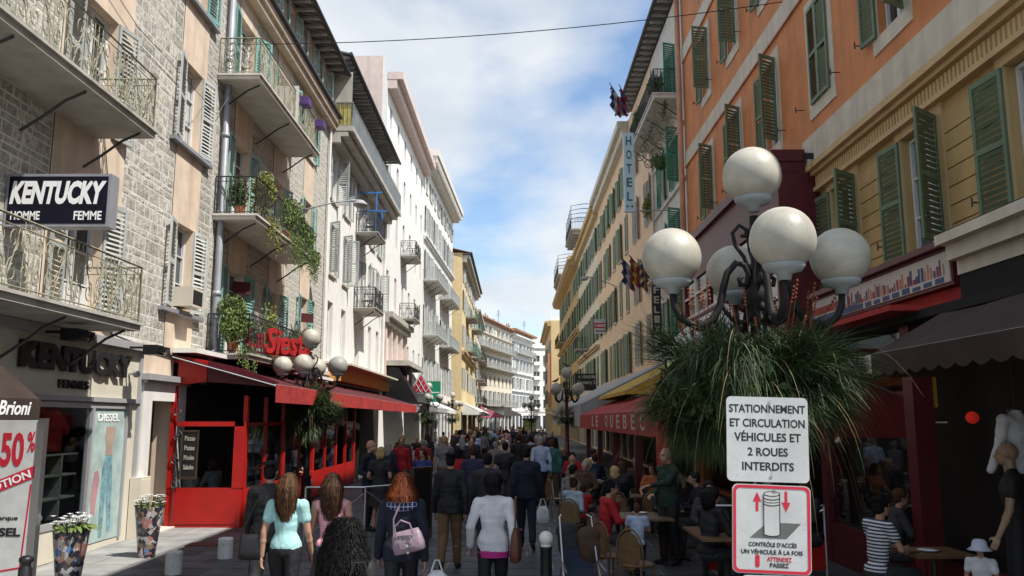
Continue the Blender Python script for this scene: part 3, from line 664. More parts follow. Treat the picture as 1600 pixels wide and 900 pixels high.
potted(-6.6, 25.0, 3.82, (.3, .5, .6), 320, 'thin leafy plant at the far end of the lowest balcony above the red script sign', 'leaf_ivy')
potted(-6.85, 20.2, 7.22, (.35, .4, .5), 500, 'dark green bush on the near end of the middle balcony', 'leaf')
potted(-6.55, 21.3, 7.22, (.42, .7, .65), 1300, 'arching yellow green fern on the middle balcony rail', 'leaf_yellow', 14)
potted(-6.4, 22.9, 7.22, (.42, .8, .6), 1300, 'bright green creeper trailing from the centre of the middle balcony', 'leaf_light', 34, size=.055)
potted(-6.45, 24.2, 7.22, (.38, .6, .6), 900, 'bushy green plant on the middle balcony between the two creepers', 'leaf_ivy', 8)
potted(-6.4, 25.2, 7.22, (.35, .5, .45), 700, 'long green creeper hanging below the far end of the middle balcony', 'leaf_light', 46, size=.055)
for k, yy in enumerate((23.6, 25.5)):
    t = thing('window_box', ('purple planter hooked on the top balcony rail under the cornice', 'purple planter at the far corner of the top balcony rail')[k], 'planter', (-6.22, yy, 11.45), 0, 'purple planters on the top balcony')
    MB().box(-.1, .16, -.22, .22, 0, .22).build('box', 'purple', t)
    b = MB()
    for q in range(90): blade(b, (0, random.uniform(-.2, .2), .2), (random.gauss(0, .5), random.gauss(0, .5), 1), .3, .012, 1)
    b.build('foliage', 'grass_dry', t, kind='stuff')
# red banners on the lowest floor
for k, (yy, z) in enumerate(((21.9, 5.55), (29.0, 5.6))):
    b = MB().box(-.22, .22, 0, .02, 0, .32)
    t = b.build('small_banner', 'awning_red_shaded', None, (XL + .1, yy, z), R(35), label=('small red banner hung inside the first lowest balcony door', 'small red banner hung in the far window beyond the lowest balcony')[k], category='banner', group='small red banners')
# wall lamp on a long arm
def wall_lamp(x, y, z, dx_, dy_, label):
    t = thing('street_lamp', label, 'street lamp', (x, y, z), 0, 'street lamps on wall arms')
    MB().tube([(0, 0, 0), (dx_ * .5, dy_ * .5, .32), (dx_ * .85, dy_ * .85, .45)], .025, 6).build('arm', 'zinc', t)
    MB().lathe((dx_, dy_, .3), [(.02, .2), (.12, .17), (.25, .05), (.27, 0), (.2, -.02), (.16, -.07), (.02, -.1)], 14).build('lamp_head', 'awning_grey', t, smooth=True)
    MB().tube([(dx_ * .83, dy_ * .83, .45), (dx_, dy_, .47)], .04, 8).build('lamp_neck', 'zinc', t)
wall_lamp(XL, 28.2, 9.45, 1.9, .5, 'grey dish street lamp on a long arm from the second stone building')
wall_lamp(6.3, 50, 10.2, -2.1, -1, 'grey dish street lamp on a wall arm above the apricot house')
# ================================================================== white shuttered building
C3 = Bld('white_building', 'white rendered house with grey shutters, iron balconies and a dark eave', (XL, 31.8), (XL, 46))
U = C3.u; top = 13.4; H = []
W3 = []
for z, h_ in ((4.5, 2.4), (8.0, 2.05), (11.0, 1.9)):
    for Y in (33.0, 35.6, 42.2, 44.6): W3.append((Y, z, h_, .95, z > 5))
    W3.append((38.9, (4.4, 7.35, 10.9)[(z > 5) + (z > 9)], 2.4, 1.1, z > 5))
H = [(U(Y) - w_ / 2, U(Y) + w_ / 2, z, z + h_) for Y, z, h_, w_, s_ in W3]
wall_mb(0, C3.W, 0, top, H).build('wall', 'plaster_white', C3.o); shell(C3, 16.7, 11, 'plaster_white')
for Y, z, h_, w_, s_ in W3: win_unit(C3, U(Y), z, w_, h_, 'shutter_grey' if s_ else None, (random.choice((172, 120, 165)), random.choice((172, 95, 168))), sw=.48)
balcony(C3, U(37.7), U(40.1), 7.3, 1.0, 'concrete', 'iron', 'scroll', nb=2); balcony(C3, U(37.7), U(40.1), 10.85, 1.0, 'concrete', 'iron', 'scroll', nb=2)
b = MB().box(-.02, C3.W + .1, -.95, 0, 13.62, 13.82).box(0, C3.W, -.75, 0, 13.4, 13.62).box(0, C3.W, -.45, 0, 13.15, 13.4).build('balcony', 'concrete', C3.o)
railing(b, [(.05, -.05), (.05, -.9), (C3.W, -.9), (C3.W, -.02)], 13.82, 1.0, 'iron_grey', 'bars', .16)
mat('railing_panel', (.16, .17, .18), rough=.5, var=.2)
for k in range(10): box('railing_panel', 'railing_panel', b, .1 + k * 1.41, 1.42 + k * 1.41, -.885, -.875, 13.92, 14.74)
mat('yellow_panel', (.42, .36, .06), var=.2)
for k in range(6): box('side_board', 'yellow_panel', b, .08, .1, -.82 + k * .13, -.71 + k * .13, 13.85, 14.8)
box('side_screen', 'concrete', b, .04, .07, -.85, -.05, 14.85, 16.1)
th = [(U(Y) - .5, U(Y) + .5, 13.9, 15.9) for Y in (33.4, 36.4, 39.4, 42.4, 44.8)]
wall_mb(0, C3.W, 13.4, 16.7, th).build('wall', 'concrete', C3.o)
for Y in (33.4, 36.4, 39.4, 42.4, 44.8): win_unit(C3, U(Y), 13.9, 1.0, 2.0, 'shutter_pale', (165, 160), sw=.5, sill=False)
eaves(C3, -.25, C3.W + .2, 16.8, .75, sp=.45)
for Y in (34.5, 38, 41.5, 44.5): MB().tube([(U(Y), -.05, 14.2), (U(Y), -.05, 16.1), (U(Y), -.3, 16.5), (U(Y), -.75, 16.6)], .025, 5).build('vent_pipe', 'iron_grey', C3.o)
MB().box(-.3, .3, -.25, .25, 0, .35).build('skylight', 'iron_grey', C3.o, (.8, .5, 17.0))
box('string_course', 'trim_cream', C3.o, 0, C3.W, -.07, 0, 3.95, 4.1)
MB().tube([(C3.W - .1, -.12, 16.6), (C3.W - .1, -.12, 4.0)], .07, 8).build('drainpipe', 'white_paint', C3.o)
mat('blue_paint', (.05, .22, .62), rough=.4)
t = thing('blue_scaffold', 'bright blue metal frame standing on the upper iron balcony of the white house', 'frame', (XL + .9, 38.0, 10.86))
b = MB()
for y_ in (0, 1.7): b.box(-.03, .03, y_ - .03, y_ + .03, 0, 1.9 - y_ * .25)
b.box(-.85, .25, -.03, .03, 1.9, 1.96).box(-.85, .25, 1.67, 1.73, 1.45, 1.51)
b.build('frame_bars', 'blue_paint', t)
def chair_small(x, y, z, label):
    t = thing('balcony_chair', label, 'chair', (x, y, z), 0, 'chairs on the iron balconies')
    MB().box(-.2, .2, -.2, .2, .42, .45).build('seat', 'iron', t); MB().tube([(-.2, .2, .45), (-.2, .24, .85), (.2, .24, .85), (.2, .2, .45)], .02, 5).build('backrest', 'iron', t)
    for a in (-.18, .18):
        for c in (-.18, .18): MB().tube([(a, c, 0), (a, c, .42)], .015, 4).build('leg', 'iron', t)
chair_small(XL + .5, 38.7, 7.3, 'small iron chair on the lower balcony of the white shuttered house')
chair_small(XL + .5, 38.7, 10.86, 'small iron chair on the upper balcony beside the blue frame')

# ---- generic town house
def house(name, label, p0, p1, H_, floors, cols, wm, sm, gf=3.9, eave=None, cornice=None, balc=(), dep=12, sill=True, w_=1.0, ang=(172, 168), shop='dark', extra=None, far=True, group=None, skip=()):
    B = Bld(name, label, p0, p1, group=group); n = cols; st = B.W / n; holes = []; us = [st * (k + .5) for k in range(n)]
    for fi, (z, h_, s_) in enumerate(floors):
        for k, uc in enumerate(us):
            if (fi, k) in skip: continue
            holes.append((uc - w_ / 2, uc + w_ / 2, z, z + h_))
    gh = [(st * k + .25, st * (k + 1) - .25, .1, gf - .9) for k in range(n)] if shop else []
    wall_mb(0, B.W, 0, H_, holes + gh).build('wall', wm, B.o); shell(B, H_ - .02, dep, wm)
    for fi, (z, h_, s_) in enumerate(floors):
        for k, uc in enumerate(us):
            if (fi, k) in skip: continue
            aa = (random.uniform(160, 176), random.uniform(160, 176)) if random.random() < .85 else (2, 2)
            win_unit(B, uc, z, w_, h_, sm if s_ else None, aa, door=h_ > 2.1, far=far, sill=sill, sw=w_ / 2)
    if shop:
        for k in range(n):
            a, b_ = st * k + .25, st * (k + 1) - .25
            f_ = MB().box(a, a + .08, .1, .2, .1, gf - .9).box(b_ - .08, b_, .1, .2, .1, gf - .9).box(a, b_, .1, .2, gf - 1.0, gf - .9).build('shop_window', 'shop_grey', B.o)
            box('pane', 'pane', f_, a + .08, b_ - .08, .15, .17, .1, gf - 1.0)
        box('string_course', 'trim_cream', B.o, 0, B.W, -.1, 0, gf - .15, gf + .05)
    for c in (cornice or ()):
        z, pr, th_, m, dent = c; b = MB().box(-.02, B.W + .02, -pr, 0, z + th_ * .55, z + th_).box(0, B.W, -pr * .6, 0, z, z + th_ * .55); o = b.build('cornice', m, B.o)
        if dent:
            me = MB().box(-.09, .09, -pr * .9, -pr * .6 - .001, z + th_ * .12, z + th_ * .55 - .001).mesh('dentil', m)
            for k in range(min(120, int(B.W / .42))): place('dentil', me, o, (.2 + k * .42, 0, 0))
    for fi, k0, k1, pr, sl, rl, stl in balc:
        z = floors[fi][0] - .03; balcony(B, us[k0] - st * .42, us[k1] + st * .42, z, pr, sl, rl, stl, nb=2 + (k1 - k0))
    if eave: eaves(B, -.2, B.W + .2, H_, eave, sp=.7, m='roof_tile')
    return B
# pink gabled white house, dentil house
D4 = house('white_building', 'tall white house with pink gable and small plain windows behind the shuttered one', (XL, 46.05), (-7.12, 64), 22.2,
    [(4.6, 2.5, 0), (8.6, 2.2, 0), (12.65, 2.2, 0), (16.2, 1.6, 0), (19.3, 1.3, 0)], 6, 'plaster_white', 'shutter_grey', cornice=[(21.3, .9, 1.0, 'plaster_pinkish', False)],
    balc=[(2, 2, 2, 1.0, 'concrete', 'iron', 'scroll'), (1, 2, 2, 1.0, 'concrete', 'iron', 'scroll')], shop=None, sill=False, w_=.85)
MB().quad((-.012, .3, 15.0), (-.012, .3, 22.6), (-.012, 11.5, 23.4), (-.012, 11.5, 15.0)).box(-.01, .5, .3, 11.4, 22.21, 23.3).build('gable', 'plaster_pinkish', D4.o)
MB().box(0, 9, -.6, 0, 7.9, 8.2).box(0, 9, -.4, 0, 7.6, 7.9).build('shop_cornice', 'concrete', D4.o)
for k in range(5): box('pilaster', 'plaster_pinkish', D4.o, .15 + k * 2, .6 + k * 2, -.22, 0, 4.1, 7.6)
box('side_ledge', 'plaster_pinkish', D4.o, 0, 18, -.3, 0, 3.9, 4.1)
D5 = house('white_building', 'white house with a deep dentilled cornice and pale blue balconies', (-7.1, 64.05), (-6.35, 84.5), 23.6,
    [(4.6, 2.5, 1), (8.75, 2.5, 1), (13.1, 2.5, 1), (17.0, 2.2, 1), (20.3, 1.3, 1)], 8, 'plaster_white', 'shutter_pale', cornice=[(22.4, 1.1, 1.2, 'concrete_pale', True), (16.3, .3, .3, 'plaster_white', False)],
    balc=[(2, 0, 2, 1.1, 'concrete_pale', 'iron_grey', 'bars'), (2, 4, 6, 1.1, 'concrete_pale', 'iron_grey', 'bars'), (1, 0, 2, 1.1, 'concrete_pale', 'iron_grey', 'bars'), (1, 4, 6, 1.1, 'concrete_pale', 'iron_grey', 'bars')])
D6 = house('yellow_building', 'bright yellow house standing forward of the white row with a grey eave', (-5.4, 86), (-5.4, 115), 19.6,
    [(5.4, 2.2, 1), (9.8, 2.3, 1), (13.6, 2.2, 1), (16.8, 1.5, 1)], 9, 'plaster_yellow', 'shutter_pale', cornice=[(18.6, .8, .7, 'concrete', False), (8.9, .45, .4, 'trim_ochre', False)],
    balc=[(1, 2, 3, 1.1, 'concrete', 'iron_green', 'bars'), (1, 5, 6, 1.1, 'concrete', 'iron_green', 'bars'), (2, 2, 3, 1.1, 'concrete', 'iron_green', 'bars'), (2, 6, 7, 1.1, 'concrete', 'iron_green', 'bars')], eave=.9)
D7 = house('white_building', 'narrow pale house with stacked iron balconies beyond the yellow one', (-5.4, 115.1), (-5.6, 141), 17.6,
    [(4.6, 2.2, 1), (7.9, 2.2, 1), (11.2, 2.2, 1), (14.4, 1.8, 1)], 8, 'plaster_cream', 'shutter_grey', cornice=[(16.7, .8, .7, 'concrete', False)],
    balc=[(k, a, a + 1, 1.1, 'concrete', 'iron', 'bars') for k in (0, 1, 2) for a in (1, 4, 6)])
D8 = house('cream_building', 'cream building with long balconies and tall arched row closing the street', (-6.6, 138), (-.4, 166), 19.8,
    [(4.6, 2.6, 1), (8.3, 1.6, 0), (11.2, 2.2, 1), (14.6, 2.0, 1), (17.4, 1.2, 1)], 9, 'plaster_cream', 'shutter_pale', cornice=[(19.3, .8, .5, 'roof_tile', False), (10.6, .5, .4, 'trim_cream', False), (16.9, .3, .3, 'trim_cream', False)],
    balc=[(2, 0, 8, 1.2, 'trim_cream', 'iron_grey', 'bars'), (0, 1, 8, 1.3, 'trim_cream', 'iron_grey', 'bars'), (3, 0, 8, 1.1, 'trim_cream', 'iron_grey', 'bars')], w_=1.3)
D9 = house('white_building', 'white house with six storeys of shutters between the cream and the modern one', (-.4, 166.2), (4.1, 184), 19.8,
    [(4.6, 2.4, 1), (8.2, 2.4, 1), (12, 2.4, 1), (15.6, 2.2, 1)], 6, 'plaster_white', 'shutter_pale', cornice=[(18.6, 1.0, .5, 'plaster_white', False), (11.2, .4, .3, 'plaster_white', False), (7.6, .4, .3, 'plaster_white', False)],
    balc=[(3, 0, 5, 1.0, 'concrete_pale', 'iron_grey', 'bars')], w_=1.5)
box('roof_ridge', 'roof_tile', D9.o, -1, D9.W, -1.2, 6, 19.82, 20.2)
D10 = house('modern_building', 'white modern block with wide dark windows at the far end of the street', (3.9, 184.3), (10.5, 186), 18.6,
    [(4.6, 1.9, 0), (7.6, 1.9, 0), (10.8, 1.9, 0), (14.2, 2.0, 0)], 3, 'plaster_white', None, w_=1.5, cornice=[(17.6, .3, .4, 'plaster_white', False)])
MB().poly([(.2, 18.6)] + [(3.3 - 3 * math.cos(PI * k / 8), 18.6 + 2.2 * math.sin(PI * k / 8)) for k in range(1, 8)] + [(6.4, 18.6)], .2, 8).build('vaulted_roof', 'plaster_white', D10.o)
for k in range(4): box('balcony_slab', 'plaster_white', D10.o, .4, 2.0, -.7, 0, 4.4 + k * 3.2, 5.2 + k * 3.2)
# far chimneys and aerials
for k, (x, y, z, h_, w_) in enumerate(((-6.5, 141.5, 19.8, 1.6, 1.4), (-5.4, 147, 19.8, 2.2, 2.2), (-4.4, 152, 19.8, 1.5, 1.0), (-3.4, 156, 19.8, 1.9, 1.8), (-2, 163, 19.8, 1.6, 2.2), (1.2, 173, 20.2, 1.4, .8))):
    t = thing('chimney', ('low grey chimney at the left end of the cream roof', 'wide grey chimney stack second along the cream roof', 'small terracotta chimney in the middle of the cream roof', 'tall grey stack right of the terracotta chimney', 'broad stack over the right end of the cream roof', 'slim chimney on the roof of the far white house')[k], 'chimney', (x - 2.5, y + 2, z))
    MB().box(-w_ / 2, w_ / 2, -.5, .5, -.6, h_).box(-w_ / 2 - .1, w_ / 2 + .1, -.6, .6, h_, h_ + .15).build('stack', 'terracotta' if k == 2 else 'concrete', t)
    for q in (-.25, .25): MB().lathe((q * w_, 0, h_ + .15), [(.14, 0), (.12, .45)], 8).build('chimney_pot', 'terracotta', t)
for k, (x, y, z) in enumerate(((-3.0, 160, 20), (2.2, 178, 20))):
    b = MB().tube([(0, 0, 0), (0, 0, 3.2)], .04, 4)
    for q in range(4): b.tube([(-.5 + .08 * q, 0, 2 + q * .3), (.5 - .08 * q, 0, 2 + q * .3)], .025, 4)
    b.build('aerial', 'iron', None, (x, y, z), label=('thin television aerial on the cream roof', 'thin television aerial on the far white house')[k], category='aerial')

# ================================================================== RIGHT SIDE
XR = 6.3
E1 = Bld('orange_building', 'orange rendered house with green shutters and a yellow lower storey beside the globe lamp', (XR, 29.3), (XR, 4.5)); U = E1.u
GRN = 'shutter_green'
ys = (9.5, 12.4, 15.4); yo = (9.8, 13.0, 16.15, 19.4, 22.6, 25.9)
hy = [(U(Y) - .6, U(Y) + .6, 4.75, 6.72) for Y in ys]
ho = [(U(Y) - .5, U(Y) + .5, z, z + 2.1) for Y in yo for z in (8.75, 12.75, 16.6)]; ho2 = [(U(Y) - .5, U(Y) + .5, 4.9, 6.8) for Y in (19.4, 22.6, 25.9)]
cy = U(16.75)
wall_mb(cy, E1.W, 3.4, 7.35, hy).build('lower_wall', 'plaster_ochre', E1.o)
wall_mb(0, E1.W, 7.35, 19.6, ho).build('wall', 'plaster_orange', E1.o); wall_mb(0, cy, 0, 7.35, ho2 + [(1, cy - .5, .1, 3.2)]).build('wall', 'plaster_orange', E1.o)
wall_mb(cy, E1.W, 0, 3.4, [(cy + .3, E1.W - .2, .05, 3.1)], dep=.15).build('ground_floor_wall', 'maroon', E1.o)
shell(E1, 19.6, 12, 'plaster_orange')
# rustication courses on the yellow storey
for k in range(9):
    z0 = 4.72 + k * .235 * 1.0; z0 = 4.2 + k * .27
    spans = []; edges = sorted([(h[0] - .16, h[1] + .16) for h in hy]); a = cy + .02
    for e0, e1 in edges:
        if z0 + .25 > 4.6: spans.append((a, e0)); a = e1
    spans.append((a, E1.W))
    for a, b_ in spans:
        if b_ - a > .1: box('stone_course', 'plaster_ochre', E1.o, a, b_, -.032, -.001, z0, z0 + .248)
# cornice with fluting
co = MB().box(cy - .02, E1.W, -.16, 0, 6.85, 6.93).box(cy - .02, E1.W, -.10, 0, 6.93, 7.18).box(cy - .02, E1.W, -.2, 0, 7.18, 7.26).box(cy - .02, E1.W, -.3, 0, 7.26, 7.38).build('cornice', 'trim_ochre', E1.o)
me = MB().box(-.028, .028, -.122, -.1005, 6.95, 7.16).mesh('flute', 'trim_ochre')
for k in range(int((E1.W - cy) / .11)): place('flute', me, co, (cy + .05 + k * .11, 0, 0))
MB().box(cy - .02, E1.W, -.26, 0, 7.382, 7.95).build('cornice_band', 'trim_cream', E1.o)
for z, hh in ((11.35, .5), (15.35, .55)): box('string_band', 'trim_cream', E1.o, 0, E1.W, -.045, 0, z, z + hh); box('string_line', 'pipe_salmon', E1.o, 0, E1.W, -.055, -.0, z - .05, z - .002)
box('string_band', 'trim_cream', E1.o, 0, cy - .03, -.045, 0, 7.5, 7.9)
for h in hy:
    b = MB(); a, c, z0, z1 = h
    for p in ((a - .16, a, z0 - .1, z1 + .14), (c, c + .16, z0 - .1, z1 + .14), (a, c, z1, z1 + .14), (a, c, z0 - .1, z0)): b.box(p[0], p[1], -.05, -.001, p[2], p[3])
    b.build('window_surround', 'trim_ochre', E1.o)
for h in ho + ho2:
    b = MB(); a, c, z0, z1 = h
    for p in ((a - .2, a, z0 - .28, z1 + .2), (c, c + .2, z0 - .28, z1 + .2), (a, c, z1, z1 + .2), (a, c, z0 - .28, z0)): b.box(p[0], p[1], -.03, -.001, p[2], p[3])
    b.build('window_surround', 'trim_cream', E1.o)
def stay(B, u, z):
    MB().tube([(u, -.02, z), (u, -.2, z)], .012, 4).tube([(u, -.2, z - .06), (u, -.2, z + .07)], .014, 4).build('shutter_stay', 'iron', B.o)
for Y in ys:
    uc = U(Y); window(E1, uc, 4.76, 1.18, 1.94, dep=.14, door=False)
    shutter(E1, uc - .6, 4.76, .62, 1.94, GRN, 'l', 174, y=-.07); shutter(E1, uc + .6, 4.76, .62, 1.94, GRN, 'r', 128, y=-.07); stay(E1, uc - 1.28, 5.1); stay(E1, uc + 1.3, 4.8)
for Y in yo:
    for z in (8.75, 12.75, 16.6):
        uc = U(Y); window(E1, uc, z, .98, 2.1, dep=.16)
        if Y == 16.15 and z == 8.75: an = (2, 2)
        elif z == 8.75: an = (174, 120)
        else: an = random.choice(((174, 172), (174, 100), (172, 140)))
        shutter(E1, uc - .5, z, .5, 2.08, GRN, 'l', an[0], y=-.06); shutter(E1, uc + .5, z, .5, 2.08, GRN, 'r', an[1], y=-.06)
        stay(E1, uc - 1.05, z + .1); stay(E1, uc + .95, z + .1)
MB().box(0, E1.W, -.8, 0, 19.3, 19.6).box(0, E1.W, -.4, 0, 18.9, 19.3).build('top_cornice', 'trim_cream', E1.o)
MB().tube([(.08, -.2, 19.3), (.08, -.2, 3.6)], .1, 10).build('drainpipe', 'pipe_salmon', E1.o, smooth=True)
# projecting maroon bay over the cafe
P = .88; a, b_ = U(26.3), U(16.5)
bay = MB().box(a, b_, -P - .12, -.31 + .0, 7.5, 7.74).box(a + .04, b_ - .04, -P, -.31, 7.28, 7.5).build('bay_canopy', 'maroon', E1.o)
by = MB().box(b_ - .16, b_ - .05, -P, -.05, 3.8, 7.28).box(a + .05, a + .12, -P, -.05, 3.8, 7.28).box(a + .12, b_ - .16, -P, -P + .1, 6.4, 7.28).box(a + .12, b_ - .16, -P, -P + .1, 3.8, 4.2).build('bay_window', 'maroon', E1.o)
for k in range(7):
    uu = a + .2 + (b_ - a - .5) * k / 6; box('bay_post', 'window_white' if k % 2 else 'maroon', by, uu - .05, uu + .05, -P - .02, -P + .1, 4.2, 6.4)
for k in range(3): box('bay_transom', 'window_white', by, a + .2, b_ - .3, -P - .01, -P + .05, 4.7 + k * .6, 4.76 + k * .6)
box('pane', 'pane', by, a + .13, b_ - .17, -P + .06, -P + .08, 4.2, 6.4)
MB().box(-.05, .05, -.18, 0, -.05, .05).build('security_camera', 'black_paint', E1.o, (b_ + .3, -.26, 7.5))

# grey and salmon houses with the hotel sign
E2 = Bld('hotel_building', 'narrow grey and salmon hotel building with plant filled balconies next to the orange house', (XR, 43.9), (XR, 29.35)); U = E2.u
cols2 = (31.2, 34.0, 37.6, 41.5); hh = [(U(Y) - .5, U(Y) + .5, z, z + 2.15) for Y in cols2 for z in (4.9, 8.0, 11.2, 14.6)]
sp = U(36)
wall_mb(0, sp, 0, 18.5, hh + [(1, sp - .3, .1, 3)]).build('wall', 'plaster_apricot', E2.o); wall_mb(sp, E2.W, 0, 18.5, hh + [(sp + .3, E2.W - .3, .1, 3)], y=-.01).build('wall', 'concrete_pale', E2.o); shell(E2, 18.4, 12, 'concrete_pale')
for Y in cols2:
    for z in (4.9, 8.0, 11.2, 14.6): win_unit(E2, U(Y), z, 1.0, 2.15, 'shutter_deep' if Y < 36 else 'shutter_grey', (172, 110 if Y < 33 else 165), door=True, sw=.5)
bl = balcony(E2, U(36.3), U(29.7), 14.35, 1.05, 'concrete_pale', 'iron', 'bars', nb=4, th=.2)
for k in range(5):
    b = MB(); uu = U(35.6) + k * 1.3
    b.tube(spiral((uu, -.75, 13.75), .26, R(90), -1.4, 'y'), .022, 5).tube(spiral((uu, -.3, 13.4), .3, R(0), 1.3, 'y'), .022, 5).tube([(uu, -.02, 13.1), (uu, -.5, 13.5), (uu, -1.0, 14.1)], .022, 5)
    b.build('scroll_bracket', 'iron_lichen', bl)
balcony(E2, U(34.9), U(30.4), 7.95, .7, 'concrete_pale', 'iron', 'bars', nb=2)
for z in (10.9, 13.0, 4.4): box('string_course', 'concrete_pale', E2.o, sp, E2.W, -.1, -.011, z, z + .14)
MB().tube([(sp, -.1, 18), (sp, -.1, 3.5)], .06, 8).build('drainpipe', 'concrete_pale', E2.o)
eaves(E2, -.1, E2.W, 18.9, .6, m='roof_dark')
t = thing('hotel_sign', 'tall pale blue vertical HOTEL sign with two stars standing out from the salmon front', 'sign', (4.65, 32.5, 10.45), 0)
mat('sign_sky', (.55, .68, .76), rough=.4, var=.06); mat('text_teal', (.02, .16, .2), rough=.5)
MB().box(-.21, .21, -.09, .09, 0, 3.3).build('sign_box', 'sign_sky', t)
for k, ch in enumerate('HOTEL'): text('letter', ch, .22, .38, 'text_teal', t, (0, -.092, 2.95 - k * .58))
for k in (-1, 1):
    MB().poly([(k * .09 + .075 * (1 if q % 2 == 0 else .42) * math.sin(PI * q / 5), .22 + .075 * (1 if q % 2 == 0 else .42) * math.cos(PI * q / 5)) for q in range(10)], -.1, -.092).build('star', 'text_teal', t)
MB().tube([(.2, 0, 3.25), (1.64, 0, 3.3)], .025).tube([(.2, 0, .05), (1.64, 0, .08)], .025).tube([(1.0, 0, .06), (1.0, 0, .8)], .02).build('sign_arm', 'iron_grey', t)
t = thing('vertical_sign', 'black neon FELIX sign hanging vertically below the hotel balcony', 'sign', (5.35, 31.0, 5.35))
MB().box(-.17, .17, -.08, .08, 0, 1.9).build('sign_box', 'black_paint', t)
for k, ch in enumerate('FELIX'): text('letter', ch, .2, .27, 'globe', t, (0, -.082, 1.7 - k * .37))
MB().tube([(.15, 0, 1.8), (.95, 0, 1.8)], .02).tube([(.15, 0, .1), (.95, 0, .1)], .02).build('sign_arm', 'iron', t)
grp = 'plants on the hotel balconies'
potted(5.5, 30.6, 14.37, (.4, .8, .5), 700, 'dark shrubs along the near end of the top hotel balcony', 'leaf', 10, group=grp); potted(5.4, 33.6, 14.37, (.4, 1.2, .45), 900, 'dark shrubs along the far end of the top hotel balcony', 'leaf', 12, group=grp)
potted(5.75, 31.4, 11.6, (.45, .6, .45), 700, 'round green bush at the window beside the HOTEL sign', 'leaf_ivy', group=grp, pot=False); potted(5.8, 35.4, 10.7, (.3, .5, .6), 400, 'dry trailing plant on the wall behind the HOTEL sign', 'leaf_yellow', group=grp, pot=False)
potted(5.6, 31.0, 7.97, (.5, .9, .5), 900, 'bushy plants filling the lower hotel balcony behind the globe lamp', 'leaf_ivy', 20, group=grp)
fc = [mat('flag_' + n, c) for n, c in (('blue', (.02, .03, .10)), ('red', (.20, .025, .04)), ('yellow', (.32, .22, .04)), ('white', (.3, .3, .32)))]
def flag(x, y, z, dx_, dz, cols, label):
    t = thing('flag', label, 'flag', (x, y, z), 0, 'small flags hung from the hotel balconies')
    MB().tube([(0, 0, 0), (dx_, -.2, dz)], .018, 5).build('flag_pole', 'iron', t)
    n = 8; b = MB()
    for j in range(3):
        b.mi = j
        for k in range(n):
            f = lambda q, r_: (dx_ * (.95 - .5 * r_ / 3) + .05 * math.sin(q * 2.1), -.2 + .12 * math.sin(q * 1.7 + r_), dz * (.95 - .5 * r_ / 3) - q * .12)
            b.quad(f(k, j), f(k, j + 1), f(k + 1, j + 1), f(k + 1, j)); 
    b.build('cloth', ['flag_' + c for c in cols], t, kind='stuff' if 0 else None)
flag(5.25, 36.2, 16.0, -.9, 1.4, ('blue', 'white', 'red'), 'drooping dark blue, white and red flag above the HOTEL sign'); flag(5.25, 35.2, 15.8, -.6, 1.1, ('red', 'blue', 'red'), 'second drooping flag, mostly red, at the top hotel balcony')
flag(5.5, 34.6, 8.0, -1.0, 1.0, ('blue', 'white', 'red'), 'outermost small striped flag on the lower hotel balcony'); flag(5.5, 33.6, 8.0, -.8, .9, ('red', 'yellow', 'red'), 'red and yellow flag in the middle of the lower hotel balcony'); flag(5.5, 32.6, 7.8, -.5, .7, ('blue', 'yellow', 'red'), 'dark, yellow and red flag drooping lowest on the lower hotel balcony')

E3 = house('apricot_building', 'long smooth apricot building with green shutters beyond the hotel', (XR, 61.0), (XR, 43.95), 18.6,
    [(4.7, 2.2, 1), (8.1, 2.1, 1), (11.4, 2.1, 1), (14.6, 1.9, 1)], 6, 'plaster_apricot', GRN, cornice=[(17.6, .6, .9, 'trim_cream', False)], far=True, ang=(172, 168))
E4 = house('cream_building', 'cream building with a roof balcony and ladder rails past the apricot one', (XR, 80), (XR, 61.05), 18.4,
    [(4.7, 2.2, 1), (8.1, 2.2, 1), (11.4, 2.1, 1), (14.8, 1.8, 1)], 7, 'plaster_cream', GRN, cornice=[(17.3, .6, .9, 'trim_ochre', False), (7.4, .3, .3, 'trim_ochre', False)], balc=[(1, 3, 3, 1.1, 'concrete', 'iron', 'bars')])
E5 = house('ochre_building', 'ochre building with deep modillion eaves at the far right', (XR, 114), (XR, 80.05), 18.2,
    [(4.7, 2.2, 1), (8.1, 2.2, 1), (11.4, 2.1, 1), (14.8, 1.8, 1)], 11, 'plaster_ochre', GRN, cornice=[(17.2, 1.0, .9, 'trim_ochre', True), (10.6, .4, .3, 'trim_ochre', False)], balc=[(2, 2, 4, 1.0, 'trim_ochre', 'iron', 'bars')])
E6 = house('yellow_building', 'small sunlit yellow building with a glazed attic at the street end', (5.6, 150), (5.3, 118), 16.2, [(4.7, 2.2, 1), (8.1, 2.2, 1), (11.4, 2.1, 1)], 8, 'plaster_yellow', 'shutter_grey', cornice=[(15.4, .9, .7, 'trim_ochre', False)])
MB().box(2, 12, .6, 6, 16.21, 19).build('attic', 'plaster_white', E6.o); box('attic_pane', 'pane', E6.o, 2.4, 11.6, .5, .58, 16.6, 18.6)
box('red_pilaster', 'pipe_salmon', E6.o, E6.W - .9, E6.W - .1, -.5, -.0, 3.8, 11.5)
